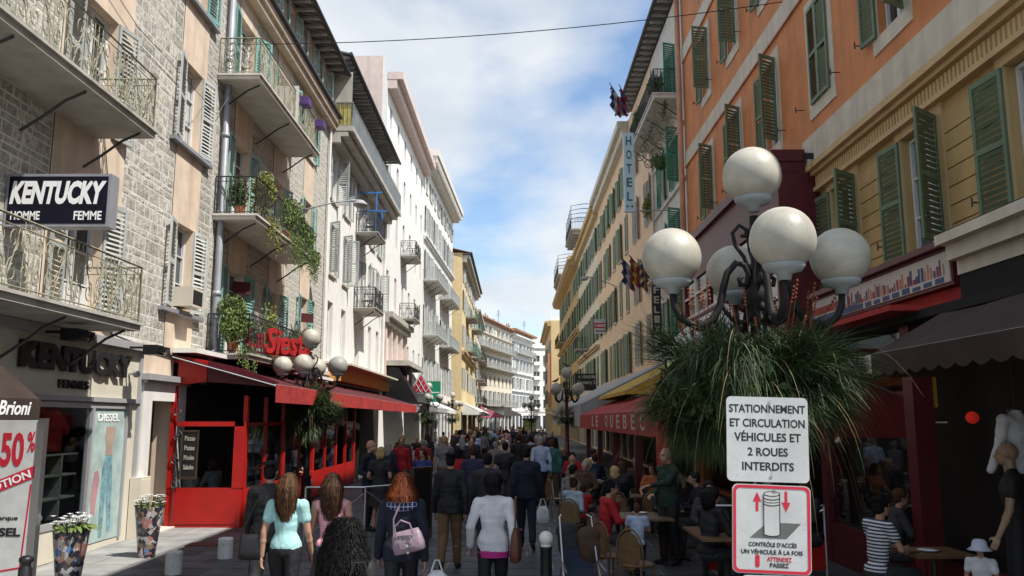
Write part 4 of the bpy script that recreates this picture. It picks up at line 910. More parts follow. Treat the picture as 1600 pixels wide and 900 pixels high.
# roof terraces on the cream and ochre buildings
for B, u0, u1, z in ((E4, 2.0, 9.5, 18.42), (E5, 12, 22, 18.25)):
    at_ = MB().box(u0 + .5, u1 - .5, 1.2, 8, z, z + 3.4).build('attic', 'plaster_apricot', B.o)
    balcony(B, u0, u1, z + .15, 1.35, 'concrete', 'iron', 'bars', brk=None)
    MB().box(u0 + .3, u1 - .3, .9, 8.2, z + 3.4, z + 3.6).build('attic_roof', 'roof_tile', B.o)
    for k in range(5):
        uu = u0 + .5 + k * (u1 - u0 - 1) / 4; MB().tube([(uu, -1.3, z), (uu, -1.3, z + 2.3), (uu, -.2, z + 2.5), (uu, .6, z + 2.5)], .035, 5).build('ladder_rail', 'iron', B.o)
    for k in range(7): uu = u0 + .3 + k * (u1 - u0 - .6) / 6; box('corbel', 'concrete', B.o, uu - .1, uu + .1, -1.2, -.62, z - .28, z - .0)
# estate boards
t = thing('estate_board', 'red and white A VENDRE board fixed to the apricot front', 'sign', (5.9, 56.5, 8.0)); MB().box(-.42, .42, -.04, .04, 0, 1.0).build('board', 'sign_white', t); box('band', 'text_red', t, -.415, .415, -.046, -.041, .38, .74); text('lettering', 'A VENDRE', .7, .18, 'text_white', t, (0, -.048, .56)); text('lettering', 'IMMOBILIER', .7, .1, 'text_black', t, (0, -.045, .18))
t = thing('estate_board', 'black A VENDRE estate agent board low on the cream front', 'sign', (5.6, 64.0, 4.4)); MB().box(-.95, .95, -.04, .04, 0, 1.3).build('board', 'black_paint', t); text('lettering', 'A VENDRE', 1.4, .22, 'globe', t, (0, -.042, 1.05)); text('lettering', 'Century 21', 1.5, .34, 'globe', t, (0, -.042, .6))

# overhead cable
pts = []
for k in range(25):
    q = k / 24; pts.append((XL + q * (XR - XL), 20.3 - 2.2 * q, 11.85 + .0 * q - .55 * 4 * q * (1 - q) * .5))
MB().tube(pts, .012, 4).build('overhead_cable', 'black_paint', None, label='thin black cable strung across the street between the upper storeys', category='cable')
b = MB().tube([(XL + .1, 11, 10.6), (XL + .12, 15, 9.7), (XL + .12, 19.4, 9.6), (XL + .3, 19.8, 10.4)], .008, 4)
b.build('overhead_cable', 'black_paint', None, label='slack thin wire running along the stone wall to the drainpipe', category='cable')
# ================================================================== LEFT TERRACE (red enclosed terrace and awnings)
T = thing('cafe_terrace', 'bright red glazed restaurant terrace under the long red awning', 'terrace', (XL, 18.0, 0), PI / 2)
TX = 1.6                                # depth of the terrace from the facade
b = MB().box(-.04, .04, -TX, -.02, .0, .82).box(-.05, .05, -.12, -.02, .82, 3.45).box(-.05, .05, -TX - .02, -TX + .2, .82, 2.2).box(-.05, .05, -TX, -.1, 2.1, 2.2)
b.build('end_panel', 'red_paint', T)
b = MB().box(-.052, -.042, -TX + .08, -.14, .08, .74).build('lower_panel', 'red_paint', T)
b = MB().poly([(-.75, 3.05), (0, 2.95), (0, 3.62), (-.75, 3.5)], -.05, .05); b.xform(Matrix.Rotation(PI / 2, 4, 'Z')); b.v = [(p[0], p[1], p[2]) for p in b.v]
b.build('end_fascia', 'red_paint', T)
b = MB().poly([(-2.28, 2.92), (-1.4, 3.0), (-.76, 3.04), (-.76, 3.5), (-1.5, 3.33), (-2.28, 3.04)], -.03, .03).xform(Matrix.Rotation(PI / 2, 4, 'Z')); b.build('awning_end_arm', 'maroon', T)
box('pane', 'glass', T, -.006, .006, -TX + .1, -.13, .82, 2.1)
for k in range(9):
    u0 = k * 1.55
    hw = .03 if k % 2 else .09
    box('terrace_post', 'red_paint', T, u0 - hw + (.15 if k == 0 else 0), u0 + hw + (.1 if k == 0 else 0), -TX - .03, -TX + .06, 0, 2.75)
    if k < 8:
        box('lower_panel', 'red_paint', T, u0 + .07, u0 + 1.49, -TX - .015, -TX + .02, .05, .78); box('rail', 'red_paint', T, u0 + .07, u0 + 1.49, -TX - .025, -TX + .04, 2.1, 2.18)
        if k not in (3, 6): box('pane', 'glass', T, u0 + .07, u0 + 1.49, -TX, -TX + .01, .79, 2.1)
mat('menu_board', (.015, .015, .015), rough=.4)
b = MB().box(-.058, -.045, -.62, -.32, 1.05, 1.98).build('menu_board', 'menu_board', T); MB().box(-.07, -.05, -.66, -.62, 1.0, 2.02).box(-.07, -.05, -.32, -.28, 1.0, 2.02).box(-.07, -.05, -.62, -.32, 1.98, 2.02).box(-.07, -.05, -.62, -.32, 1.0, 1.05).build('board_frame', 'wood_dark', b)
for k, s in enumerate(('Pizzas', 'Pates', 'Moules', 'Salades')): text('chalk_line', s, .22, .1, 'globe', b, (-.0605, -.47, 1.85 - k * .2), -PI / 2, ext=.002)
b = MB()
for k in range(4):
    b.tube(spiral((-.09, -.2, .9 + k * .5), .12, R(90), 1.4 * (-1) ** k, 'y'), .01, 4)
b.tube([(-.09, -.2, .1), (-.09, -.2, 2.7)], .012, 4); b.build('iron_scroll', 'iron', T)
# dark interior wall and floor things
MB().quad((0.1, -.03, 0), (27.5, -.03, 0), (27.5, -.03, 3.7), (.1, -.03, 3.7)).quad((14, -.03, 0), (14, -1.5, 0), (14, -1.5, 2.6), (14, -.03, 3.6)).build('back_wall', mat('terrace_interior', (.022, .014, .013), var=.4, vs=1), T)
def awning(name, label, x_wall, y0, y1, z_top, x_out, z_out, val, m, side=1, ribs=0, text_=None, group=None, endm=None, scallop=0, mv=None):
    """cloth from the wall at z_top down to x_out at z_out, hanging valance"""
    t = thing(name, label, 'awning', (x_wall, y0, 0), 0, group); L_ = y1 - y0; dx_ = x_out - x_wall; b = MB()
    n = max(2, int(L_ / 1.5))
    for k in range(n):
        a, c = L_ * k / n, L_ * (k + 1) / n; mid = (a + c) / 2
        for p, q in ((a, mid), (mid, c)):
            sa = .03 if p == mid else 0; sb = .03 if q == mid else 0
            b.quad((0, p, z_top - sa), (dx_, p, z_out - sa * .4), (dx_, q, z_out - sb * .4), (0, q, z_top - sb))
            b.quad((0, p, z_top - sa - .012), (0, q, z_top - sb - .012), (dx_, q, z_out - sb * .4 - .012), (dx_, p, z_out - sa * .4 - .012))
    b.build('awning_cloth', m, t)
    v = MB(); s = .012 * side
    if scallop:
        n = int(L_ / scallop)
        for k in range(n):
            for q in range(6):
                a, c = L_ * (k + q / 6) / n, L_ * (k + (q + 1) / 6) / n; f = lambda r_: z_out - val + .05 * (1 - math.sin(PI * r_))
                v.quad((dx_, a, z_out), (dx_, a, f(q / 6)), (dx_, c, f((q + 1) / 6)), (dx_, c, z_out)); v.quad((dx_ + s, a, z_out), (dx_ + s, c, z_out), (dx_ + s, c, f((q + 1) / 6)), (dx_ + s, a, f(q / 6)))
    else: v.box(min(dx_, dx_ + s), max(dx_, dx_ + s), 0, L_, z_out - val, z_out)
    for e in (0, L_): v.quad((0, e, z_top), (dx_, e, z_out), (dx_, e, z_out - val), (0, e, z_out - val)) if endm is None else None
    v.build('valance', mv or m, t)
    fr = MB()
    for k in range(n + 1 if not scallop else 4): yy = L_ * k / (n if not scallop else 3); fr.tube([(0, yy, z_top - .04), (dx_, yy, z_out - .03)], .014, 4, False)
    fr.tube([(dx_ - .02 * side, 0, z_out - .02), (dx_ - .02 * side, L_, z_out - .02)], .03, 6)
    fr.build('awning_frame', 'iron_grey', t)
    return t
awning('awning', 'very long red awning over the left terrace, nearest of the left row', XL, 17.75, 31.6, 3.62, -5.05, 2.98, .38, 'awning_red_shaded', endm=1, mv='awning_red')  # cloth in the painted-shade red, valance in the plain red
awning('awning', 'long red awning continuing in front of the white shuttered house', XL, 31.7, 43.5, 3.62, -5.05, 2.96, .38, 'awning_red_shaded', endm=1, mv='awning_red')
MB().box(17.75, 43.5, -.02, 1, 0, 1) if 0 else None
box('awning_cover', 'white_paint', T, -.2, 13.5, -.55, -.03, 3.66, 3.76)
mat('fascia_orange', (.62, .30, .08), var=.1)
t = thing('shop_fascia', 'orange fascia board with a pale cornice above the second red awning', 'fascia', (XL, 33, 0), PI / 2); MB().box(0, 13, -.5, 0, 3.75, 4.35).build('board', 'fascia_orange', t); box('cap', 'trim_cream', t, -.1, 13.2, -.95, 0, 4.35, 4.43)
# red script sign
mat('sign_red', (.34, .018, .02), rough=.5, streak=.3)
t = thing('script_sign', 'red script sign La Siesta leaning on the lowest balcony rail', 'sign', (-6.15, 21.6, 4.15), R(62), scale=(.78,) * 3)
text('lettering', 'La', .75, .72, 'sign_red', t, (-1.05, 0, .18), ext=.14, shear=.18); text('lettering', 'Siesta', 2.2, .85, 'sign_red', t, (.5, 0, .12), ext=.14, shear=.18)
MB().box(-1.4, 1.6, .01, .05, -.34, -.26).build('backing_bar', 'red_paint', t)
# further left shops
t = thing('shop_sign', 'dark box sign with red and white lettering over the black shop', 'sign', (-6.6, 48.0, 3.9)); MB().box(-.75, .75, -.1, .1, 0, 1.2).build('board', 'black_paint', t); text('lettering', 'WICH', 1.1, .6, 'text_white', t, (0, -.11, .55)); text('lettering', 'WICH', 1.1, .6, 'text_red', t, (.04, -.104, .52))
t = thing('canopy', 'black shop canopy with slanted side below the pink pilasters', 'canopy', (XL, 46.8, 0), PI / 2)
MB().poly([(0, 0)], 0, 0) if 0 else None
b = MB(); b.quad((0, 0, 5.2), (0, -.9, 5.1), (0, -2.0, 3.2), (0, 0, 3.2)); b.quad((0, -.9, 5.1), (7, -.9, 5.1), (7, -2, 3.2), (0, -2, 3.2)); b.quad((0, 0, 5.2), (7, 0, 5.2), (7, -.9, 5.1), (0, -.9, 5.1)); b.quad((0, 0, 3.2), (0, -2, 3.2), (7, -2, 3.2), (7, 0, 3.2)); b.quad((7, 0, 5.2), (7, 0, 3.2), (7, -2, 3.2), (7, -.9, 5.1)); b.build('canopy_body', 'black_paint', t); MB().box(-.3, 7.3, -1.5, 0, 5.22, 5.5).build('canopy_roof', 'concrete', t)
t = thing('triangle_sign', 'triangular red and white lattice sign over the left row of shops', 'sign', (-5.5, 49.5, 3.75))
MB().poly([(-.72, 0), (.72, 0), (0, 1.25)], -.05, .05).build('board', 'sign_white', t); MB().poly([(-.58, .07), (.58, .07), (0, 1.08)], -.06, -.051).build('red_field', 'text_red', t)
b = MB()
for k in range(1, 4):
    q = k / 4
    b.tube([(-.58 + 1.16 * q, -.065, .07), (-.58 * (1 - q) + 0 * q + 0, -.065, .07 + 1.0 * q)], .022, 4).tube([(.58 - 1.16 * q, -.065, .07), (.58 * (1 - q), -.065, .07 + 1.0 * q)], .022, 4)
b.build('lattice', 'sign_white', t)
mat('sign_green', (.01, .20, .11), rough=.4)
t = thing('shop_sign', 'green box sign standing out from the left row behind the second lamp', 'sign', (-6.1, 57, 3.4)); MB().box(-1.1, 1.1, -.15, .15, 0, 1.4).build('board', 'sign_green', t); box('sign_line', 'text_white', t, -1.05, 1.05, -.16, -.151, .62, .67)
for k, (y0, y1, m, lb) in enumerate(((55, 63, 'awning_grey', 'dark grey awning past the green sign on the left'), (64.5, 72, 'awning_white', 'white awning before the yellow house on the left'), (88, 97, 'awning_white', 'first white awning below the yellow house'), (99, 108, 'awning_grey', 'grey awning below the yellow house'), (110, 120, 'awning_white', 'white awning beyond the yellow house'))):
    awning('awning', lb, XL if y0 < 80 else -5.4, y0, y1, 4.0, -5.0 if y0 < 80 else -3.4, 3.0, .3, m)
awning('awning', 'pink awning in front of the cream building at the street end', -5.2, 128, 134, 4.3, -1.8, 2.9, .4, 'awning_pink'); awning('awning', 'white awning right of the pink one at the street end', -1.6, 140, 146, 4.2, 1.2, 3.1, .3, 'awning_white')

# ================================================================== RIGHT SHOPS
t = awning('awning', 'red awning lettered LE QUEBEC over the right cafe terrace', 5.9, 15.2, 33, 3.75, 2.6, 2.42, .5, 'awning_red', side=-1)
for k, ch in enumerate('LE QUEBEC'):
    if ch != ' ': text('letter', ch, .62, .34, 'globe', t, (-3.3 - .014, 1.8 + (8 - k) * 1.32, 2.19), -PI / 2, ext=.006)
awning('awning', 'yellow awning above and behind the red LE QUEBEC one', 6.2, 25.5, 33.5, 4.5, 3.4, 3.12, .12, 'awning_yellow', side=-1, mv='awning_yellow')
awning('awning', 'large pale grey awning beyond the LE QUEBEC terrace', 6.25, 34, 58, 4.6, 2.7, 2.85, .9, 'awning_grey', side=-1)
awning('awning', 'dark brown scalloped awning at the near right edge', 5.27, 3.2, 9.5, 3.66, 4.08, 2.98, .26, 'awning_brown', side=-1, scallop=.3)
awning('awning', 'small red awning low at the far right of the street', 5.6, 66, 74, 3.6, 3.4, 2.7, .3, 'awning_red', side=-1)
t = thing('cafe_awning_box', 'maroon awning housing with a strip of city picture along its edge', 'awning box', (XR, 14.6, 0), -PI / 2)
MB().box(0, 4.7, -1.0, -.06, 3.86, 4.34).build('housing', 'maroon', t); MB().box(-.02, 4.75, -1.1, -.05, 4.34, 4.42).build('housing_cap', 'maroon', t)
mat('picture_strip', (.5, .46, .42), var=.1, vs=1)
ps = MB(); ps.box(0.02, 4.66, -1.02, -1.002, 3.9, 4.28); pst = ps.build('picture_strip', 'picture_strip', t)
mat('pic_red', (.30, .05, .04)); mat('pic_blue', (.06, .09, .17)); mat('pic_orange', (.45, .2, .12)); b = [MB(), MB(), MB()]
random.seed(3)
b[1].box(.03, 1.9, -1.024, -1.0205, 3.91, 4.0); b[0].box(.03, 1.3, -1.024, -1.0205, 4.03, 4.15)
for k in range(46):
    u_ = 1.0 + k * .078; hh = random.uniform(.04, .2); random.choice(b).box(u_, u_ + random.uniform(.03, .07), -1.026, -1.021, 4.0, 4.0 + hh)
for k in range(12): b[1].box(1.0 + k * .3, 1.0 + k * .3 + .22, -1.0235, -1.0205, 3.91, 3.94 + random.uniform(.02, .05))
for x, m in zip(b, ('pic_red', 'pic_blue', 'pic_orange')): x.build('picture_block', m, pst)
MB().box(.5, 4.6, -1.75, -.9, 3.55, 3.62).box(.2, 4.7, -.9, -.3, 3.6, 3.85).build('retracted_awning', 'awning_red', t)
MB().poly([(0, 0)], 0, 0) if 0 else None
sh = thing('shop_cornice', 'pale moulded shop cornice at the near right edge above the brown awning', 'cornice', (XR, 9.8, 0), -PI / 2)
MB().box(0, 5.2, -1.0, -.06, 3.95, 4.12).box(0, 5.2, -1.12, -.06, 4.12, 4.3).box(0, 5.2, -1.25, -.06, 4.3, 4.42).build('moulding', 'trim_cream', sh); MB().quad((0, -1.25, 4.43), (5.2, -1.25, 4.43), (5.2, -.06, 4.66), (0, -.06, 4.66)).build('lead_cover', 'iron', sh)
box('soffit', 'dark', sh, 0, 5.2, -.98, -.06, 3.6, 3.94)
t = thing('small_canopy', 'pitched white canopy with a maroon ridge behind the globe lamp', 'canopy', (4.0, 15.5, 3.55))
MB().quad((-1.0, 0, 0), (0, 0, .85), (0, 3, .85), (-1.0, 3, 0)).quad((0, 0, .85), (1.5, 0, 0), (1.5, 3, 0), (0, 3, .85)).quad((-1, 0, 0), (1.5, 0, 0), (0, 0, .85)).build('cloth', 'awning_white', t)
MB().tube([(0, -.03, .9), (1.55, -.03, .02)], .05, 4).tube([(0, -.03, .9), (0, 3, .9)], .05, 4).build('ridge', 'maroon', t)
for yy in (0.1, 2.9): MB().tube([(1.3, yy, .1), (2.25, yy, .1)], .03, 5).build('fixing', 'iron', t)

# right terrace with red posts and railings
RT = thing('cafe_terrace', 'dark red framed cafe terrace behind the traffic signs', 'terrace', (2.6, 14.7, 0))
MB().box(-.11, .11, -.11, .11, 0, 2.35).build('terrace_post', 'red_paint', RT)
for k in range(1, 5): MB().box(.10, .26, -.08 + k * 4.2, .08 + k * 4.2, 0, 2.35).build('terrace_post', 'maroon', RT)
for x, y in ((2.6, 3.7 - 4.5), ): pass
for px_, py_ in ((5.2, 13.9), (5.2, 10.8), (5.2, 7.9)): MB().box(px_ - 2.6 - .13, px_ - 2.6 + .13, py_ - 14.7 - .13, py_ - 14.7 + .13, 0, 3.5).build('shop_post', 'maroon', RT)
MB().box(2.48, 2.62, -3.7, -.9, .0, .62).box(2.48, 2.62, -6.7, -4.05, 0, .62).build('shop_dado', 'maroon', RT)
box('pane', 'glass', RT, 2.54, 2.55, -3.7, -.9, .62, 3.4)
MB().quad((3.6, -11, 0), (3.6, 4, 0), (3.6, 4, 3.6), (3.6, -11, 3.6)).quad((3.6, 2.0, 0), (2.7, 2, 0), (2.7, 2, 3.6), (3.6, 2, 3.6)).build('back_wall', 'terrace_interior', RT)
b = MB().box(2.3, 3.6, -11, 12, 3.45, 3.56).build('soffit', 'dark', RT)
b = MB()
b.tube([(.14, -.1, 1.0), (1.9, -.1, 1.0)], .022, 6).tube([(.14, -.1, 0), (.14, -.1, 1.0)], .022, 6).tube([(1.9, -.1, 0), (1.9, -.1, 1.0)], .022, 6).tube([(.14, -.1, .95), (1.9, -.1, .1)], .015, 5).tube([(.14, -.1, .1), (1.9, -.1, .95)], .015, 5)
t = b.build('barrier', 'steel', None, (2.62, 12.6, 0), label='grey steel barrier with crossed bars beside the bright red post', category='barrier', group='steel barriers round the terraces')
MB().box(.16, 1.88, -.12, -.09, .1, .55).build('barrier_panel', 'red_paint', t)
b = MB()
b.tube([(0, 0, 0), (0, 0, 1.0), (1.0, 1.2, 1.0), (1.0, 1.2, 0)], .025, 6).tube([(0, 0, 1), (-1.1, 0, 1)], .022, 6).tube([(-1.1, 0, 1), (-1.1, 0, 0)], .022, 6).tube([(0, 0, .95), (.9, 1.1, .05)], .014, 5).tube([(-1.1, 0, .1), (0, 0, .9)], .014, 5)
b.build('barrier', 'steel', None, (-2.75, 15.8, 0), label='grey steel corner barrier with diagonal bars beside the blond woman in black', category='barrier', group='steel barriers round the terraces')

# lanterns, kiosk, boards in the distance
MB().ell((0, 0, 0), .075, 16, 10).build('paper_lantern', mat('lantern_red', (.5, .02, .012), emit=.22), None, (5.6, 10.3, 2.27), label='glowing round red lantern inside the dark shop on the right', category='lantern')
mat('kiosk_green', (.30, .33, .12), var=.15); t = thing('news_kiosk', 'pale green kiosk with cross bars far down the street', 'kiosk', (1.75, 95, 0)); MB().box(-.75, .75, -.5, .5, 0, 2.2).build('body', 'kiosk_green', t); MB().box(-.8, .8, -.56, .5, 2.2, 2.35).build('roof', 'awning_brown', t); MB().box(-.76, .76, -.53, -.501, 1.55, 1.6).box(-.76, .76, -.53, -.501, .85, .9).box(-.02, .02, -.53, -.501, 0, 2.2).build('bars', 'roof_dark', t)
t = thing('banner_sign', 'cream upright banner board on the right beyond the kiosk awning', 'banner', (2.35, 42, 1.9)); MB().poly([(-.2, 0), (.2, .4), (.2, 1.9), (-.2, 1.7)], -.03, .03).build('board', 'trim_cream', t); MB().tube([(.22, 0, -1.9), (.22, 0, 2)], .03).build('pole', 'black_paint', t)
t = thing('menu_easel', 'tall dark menu board standing beside the woman in the blue dress', 'board', (-1.75, 16.2, 0), R(58)); MB().box(-.25, .25, -.02, .02, .2, 1.3).build('board', 'menu_board', t); MB().box(-.29, -.25, -.03, .03, 0, 1.35).box(.25, .29, -.03, .03, 0, 1.35).box(-.25, .25, -.03, .03, 1.3, 1.35).build('board_frame', 'wood_dark', t)

# ================================================================== STREET LAMPS
def globe_lamp(x, y, label, near=False, rot=0, dull=(), h_=0, bas=None):
    t = thing('globe_lamp', label, 'street lamp', (x, y, 0), rot, 'five globe street lamps'); nu = 40 if near else 16
    red = x > 0 and not near
    MB().lathe((0, 0, 0), [(.16, 0), (.16, .25), (.12, .3), (.12, .75), (.14, .8), (.085, .86), (.075, 2.2), (.1, 2.25), (.1, 2.32), (.07, 2.4), (.065, 3.2), (.1, 3.25), (.1, 3.32), (.045, 3.4), (.04, 3.98)], 16).build('post', 'maroon' if red else 'lamp_iron', t, smooth=True)
    for k in range(5):
        a = k * PI / 2; dx_, dy_ = (.72 * math.cos(a), .72 * math.sin(a)) if k < 4 else (0, 0); z = 3.62 if k < 4 else 4.34
        gl = MB().ell((0, 0, 0), .25, nu, nu // 2)
        if near: gl.v = [(p[0] * (1 + .012 * math.sin(p[2] * 19 + k)), p[1], p[2]) for p in gl.v]
        g_ = gl.build('globe', 'globe_dull' if k in dull else 'globe', t, (dx_, dy_, z), smooth=True)
        MB().lathe((0, 0, 0), [(.05, -.32), (.06, -.27), (.135, -.25), (.158, -.215), (.16, -.195), (.15, -.195)], nu).build('globe_collar', 'iron_grey', g_, smooth=True)
        if k < 4:
            P_ = lambda r_, z_: (r_ * math.cos(a), r_ * math.sin(a), z_)
            prof = [(.72, 3.32), (.71, 3.2), (.66, 3.10), (.57, 3.04), (.47, 3.03), (.38, 3.09), (.32, 3.2), (.29, 3.34), (.25, 3.48), (.17, 3.57), (.1, 3.55), (.06, 3.46), (.09, 3.38), (.14, 3.38), (.15, 3.43), (.12, 3.45)]
            ra = [.030, .030, .032, .032, .034, .034, .032, .032, .030, .028, .027, .026, .025, .024, .022, .02]
            b = MB().tube([P_(*p) for p in prof], ra, 8 if near else 5)
            b.tube([P_(*p) for p in [(.31, 3.25), (.27, 3.14), (.19, 3.06), (.1, 3.06), (.05, 3.13), (.07, 3.2), (.12, 3.2), (.13, 3.15)]], .022, 8 if near else 5)
            b.tube([P_(*p) for p in [(.04, 3.45), (.1, 3.62), (.17, 3.72), (.19, 3.83), (.13, 3.9), (.07, 3.86), (.08, 3.8), (.12, 3.81)]], .018, 8 if near else 5)
            b.lathe((.5 * math.cos(a), .5 * math.sin(a), 3.03), [(.02, -.05), (.04, -.04), (.04, .04), (.02, .05)], 8)
            b.build('arm', 'lamp_iron', t, smooth=True)
    return t
globe_lamp(2.07, 7.0, 'large five globe lamp at the near right above the traffic signs', True)
globe_lamp(-5.3, 21.7, 'five globe lamp with one dull grey globe in front of the red terrace', True, 0, (0,))
globe_lamp(-5.5, 54, 'second five globe lamp of the left row, two globes grey', False, 0, (0, 3)); globe_lamp(-5.35, 73, 'third five globe lamp of the left row, all globes white', False, .6); globe_lamp(-5.0, 125, 'fourth and farthest five globe lamp of the left row')
globe_lamp(2.4, 38, 'five globe lamp with pigeons on the right beyond the LE QUEBEC awning', False, PI / 4); globe_lamp(1.7, 82, 'farthest five globe lamp on the right side', False, .3)
basket(2.0, 7.1, 2.55, 1.08, 1.15, 30000, 'huge dark grassy plant mass hanging round the near right lamp', True)
basket(-5.3, 21.7, 2.4, 1.0, 1.45, 12000, 'round dark grassy basket on the left lamp before the red terrace', True, .5)
basket(-5.5, 54, 2.3, .95, 1.1, 1600, 'grassy basket on the second left lamp', False, .5); basket(-5.35, 73, 2.35, .9, 1.1, 1200, 'grassy basket on the third left lamp', False, .4); basket(-5.0, 125, 2.3, .9, 1.0, 700, 'grassy basket on the farthest left lamp', False, .3)
basket(2.4, 38, 2.35, .8, 1.0, 1800, 'grassy basket on the right lamp with pigeons', False, .6); basket(1.7, 82, 2.3, .9, 1.0, 800, 'grassy basket on the farthest right lamp', False, .4)
def pigeon(x, y, z, rz, label):
    b = MB().ell((0, 0, .09), (.06, .13, .06), 10, 6, Euler((R(25), 0, 0)).to_matrix()).cap((0, .1, .14), .035, (0, .13, .2), .032, 8).tube([(0, .15, .2), (0, .19, .19)], [.012, .003], 5).tube([(0, -.08, .07), (0, -.22, .03)], [.045, .02], 6).tube([(.02, 0, 0), (.02, .02, .06)], .006, 4).tube([(-.02, 0, 0), (-.02, .02, .06)], .006, 4)
    b.build('pigeon', mat('pigeon_grey', (.07, .07, .08)), None, (x, y, z), rz, smooth=True, label=label, category='pigeon', group='pigeons on the right lamp')
pigeon(2.4, 38, 4.59, 1.2, 'dark pigeon on the top globe of the right lamp'); pigeon(2.4 - .51, 38.51 - 1.02, 3.87, -1, 'dark pigeon on the left globe of the right lamp')

# ================================================================== TRAFFIC SIGNS
mat('pole_grey', (.2, .2, .21), rough=.5, metal=.5)
t = thing('traffic_signs', 'white STATIONNEMENT ET CIRCULATION sign above a red bordered bollard sign on the near right lamp', 'traffic sign', (1.79, 5.98, .05), R(-2))
MB().tube([(0, .05, -.05), (0, .05, 2.3)], .03, 10).build('pole', 'pole_grey', t)
def rrect(w_, h_, r_, n=5):
    out = []
    for cx, cz, a0 in ((w_ / 2 - r_, h_ / 2 - r_, 0), (-w_ / 2 + r_, h_ / 2 - r_, 90), (-w_ / 2 + r_, -h_ / 2 + r_, 180), (w_ / 2 - r_, -h_ / 2 + r_, 270)):
        for k in range(n + 1): a = R(a0 + 90 * k / n); out.append((cx + r_ * math.cos(a), cz + r_ * math.sin(a)))
    return out
def plate(w_, h_, r_, x, z, y0, y1, m, par, nm, rot=0): return MB().poly(rrect(w_, h_, r_), y0, y1).build(nm, m, par, (x, 0, z), (0, rot, 0))
s1 = plate(.57, .59, .035, 0, 2.06, -.01, .004, 'sign_white', t, 'sign_plate', R(1.6))
for k, (s, ww) in enumerate((('STATIONNEMENT', .535), ('ET CIRCULATION', .525), ('VÉHICULES ET', .465), ('2 ROUES', .28), ('INTERDITS', .36))):
    text('lettering', s, ww, .058 if k != 2 else .075, 'text_black', s1, (.0, -.0105, .212 - k * .1 + (.009 if k == 2 else 0)), ext=.001)
s2 = plate(.54, .60, .04, .0, 1.445, -.01, .004, 'sign_white', t, 'sign_plate', R(2.2))
bd = MB(); o1 = rrect(.53, .59, .04); o2 = rrect(.49, .55, .03)
for k in range(len(o1)):
    j = (k + 1) % len(o1); bd.quad((o1[k][0], -.0125, o1[k][1]), (o2[k][0], -.0125, o2[k][1]), (o2[j][0], -.0125, o2[j][1]), (o1[j][0], -.0125, o1[j][1]))
bd.build('red_border', 'text_red', s2)
MB().poly([(-.15, -.06), (.1, -.06), (.2, .045), (-.03, .045)], -.0122, -.0105).build('grey_ground', mat('print_grey', (.12, .12, .12), bump=0), s2)
pb = MB().poly([(-.05, -.025)] + [(.0 - .055 * math.cos(PI * k / 8), -.025 - .02 * math.sin(PI * k / 8)) for k in range(9)] + [(.055, -.025), (.055, .24), (-.055, .24)], -.0150, -.0123); pb.build('bollard_print', 'sign_white', s2)
ln = MB()
def pl(b, pts, w_=.005, y=-.0165):
    for (x0, z0), (x1, z1) in zip(pts, pts[1:]):
        d = Vector((x1 - x0, z1 - z0)); d = d.normalized() if d.length else Vector((1, 0)); nx, nz = -d.y * w_ / 2, d.x * w_ / 2
        b.quad((x0 + nx, y, z0 + nz), (x0 - nx, y, z0 - nz), (x1 - nx, y, z1 - nz), (x1 + nx, y, z1 + nz))
el = lambda cz, a0, a1: [(.055 * math.cos(R(a0 + (a1 - a0) * k / 16)), cz + .016 * math.sin(R(a0 + (a1 - a0) * k / 16))) for k in range(17)]
pl(ln, [(-.055, .24), (-.055, -.03)]); pl(ln, [(.055, .24), (.055, -.03)]); pl(ln, el(.24, 0, 360)); pl(ln, el(.215, 180, 360), .006); pl(ln, el(.195, 180, 360), .004); pl(ln, el(.175, 180, 360), .006); pl(ln, el(-.03, 180, 360)); ln.build('bollard_outline', 'text_black', s2)
for x, s in ((-.1, 1), (.1, -1)):
    ar = MB(); ar.poly([(x - .009, .12 if s > 0 else .25), (x + .009, .12 if s > 0 else .25), (x + .009, .185), (x + .03, .185), (x, .185 + .065 * s), (x - .03, .185), (x - .009, .185)], -.0122, -.0105) if s > 0 else ar.poly([(x - .009, .26), (x + .009, .26), (x + .009, .185), (x + .03, .185), (x, .12), (x - .03, .185), (x - .009, .185)], -.0122, -.0105)
    ar.build('arrow', 'text_red', s2)
for s, ww, z, x, m in (("CONTRÔLE D'ACCÈS", .33, -.10, .005, 'text_black'), ('UN VÉHICULE À LA FOIS', .42, -.15, .0, 'text_black'), ('ATTENDEZ', .17, -.2, .05, 'text_red'), ('PASSEZ', .13, -.24, .05, 'text_black')): text('lettering', s, ww, .036 if m == 'text_black' and z > -.2 else .03, m, s2, (x, -.0115, z), ext=.001)
MB().poly(rrect(.03, .085, .014), -.0122, -.0105).build('light_print', 'text_red', s2, (-.1, 0, -.215))
s3 = plate(.53, .3, .04, .04, .985, -.01, .004, 'sign_white', t, 'sign_plate', R(1)); MB().poly([(-.25, -.12), (-.02, -.12), (.02, .135), (-.25, .135)], -.0125, -.0105).build('blue_field', 'sign_blue', s3)
for s_, zz in ((s1, (.26, -.26)), (s2, (.26,))):
    for z in zz: MB().lathe((0, 0, 0), [(.008, -.016), (.012, -.012), (.012, -.008)], 8).xform(Matrix.Rotation(PI / 2, 4, 'X')).build('bolt', 'steel', s_, (.02, -.022, z))
for z in (2.3, 1.85, 1.15): box('clamp', 'pole_grey', t, -.06, .06, .0045, .12, z - .02, z + .02)

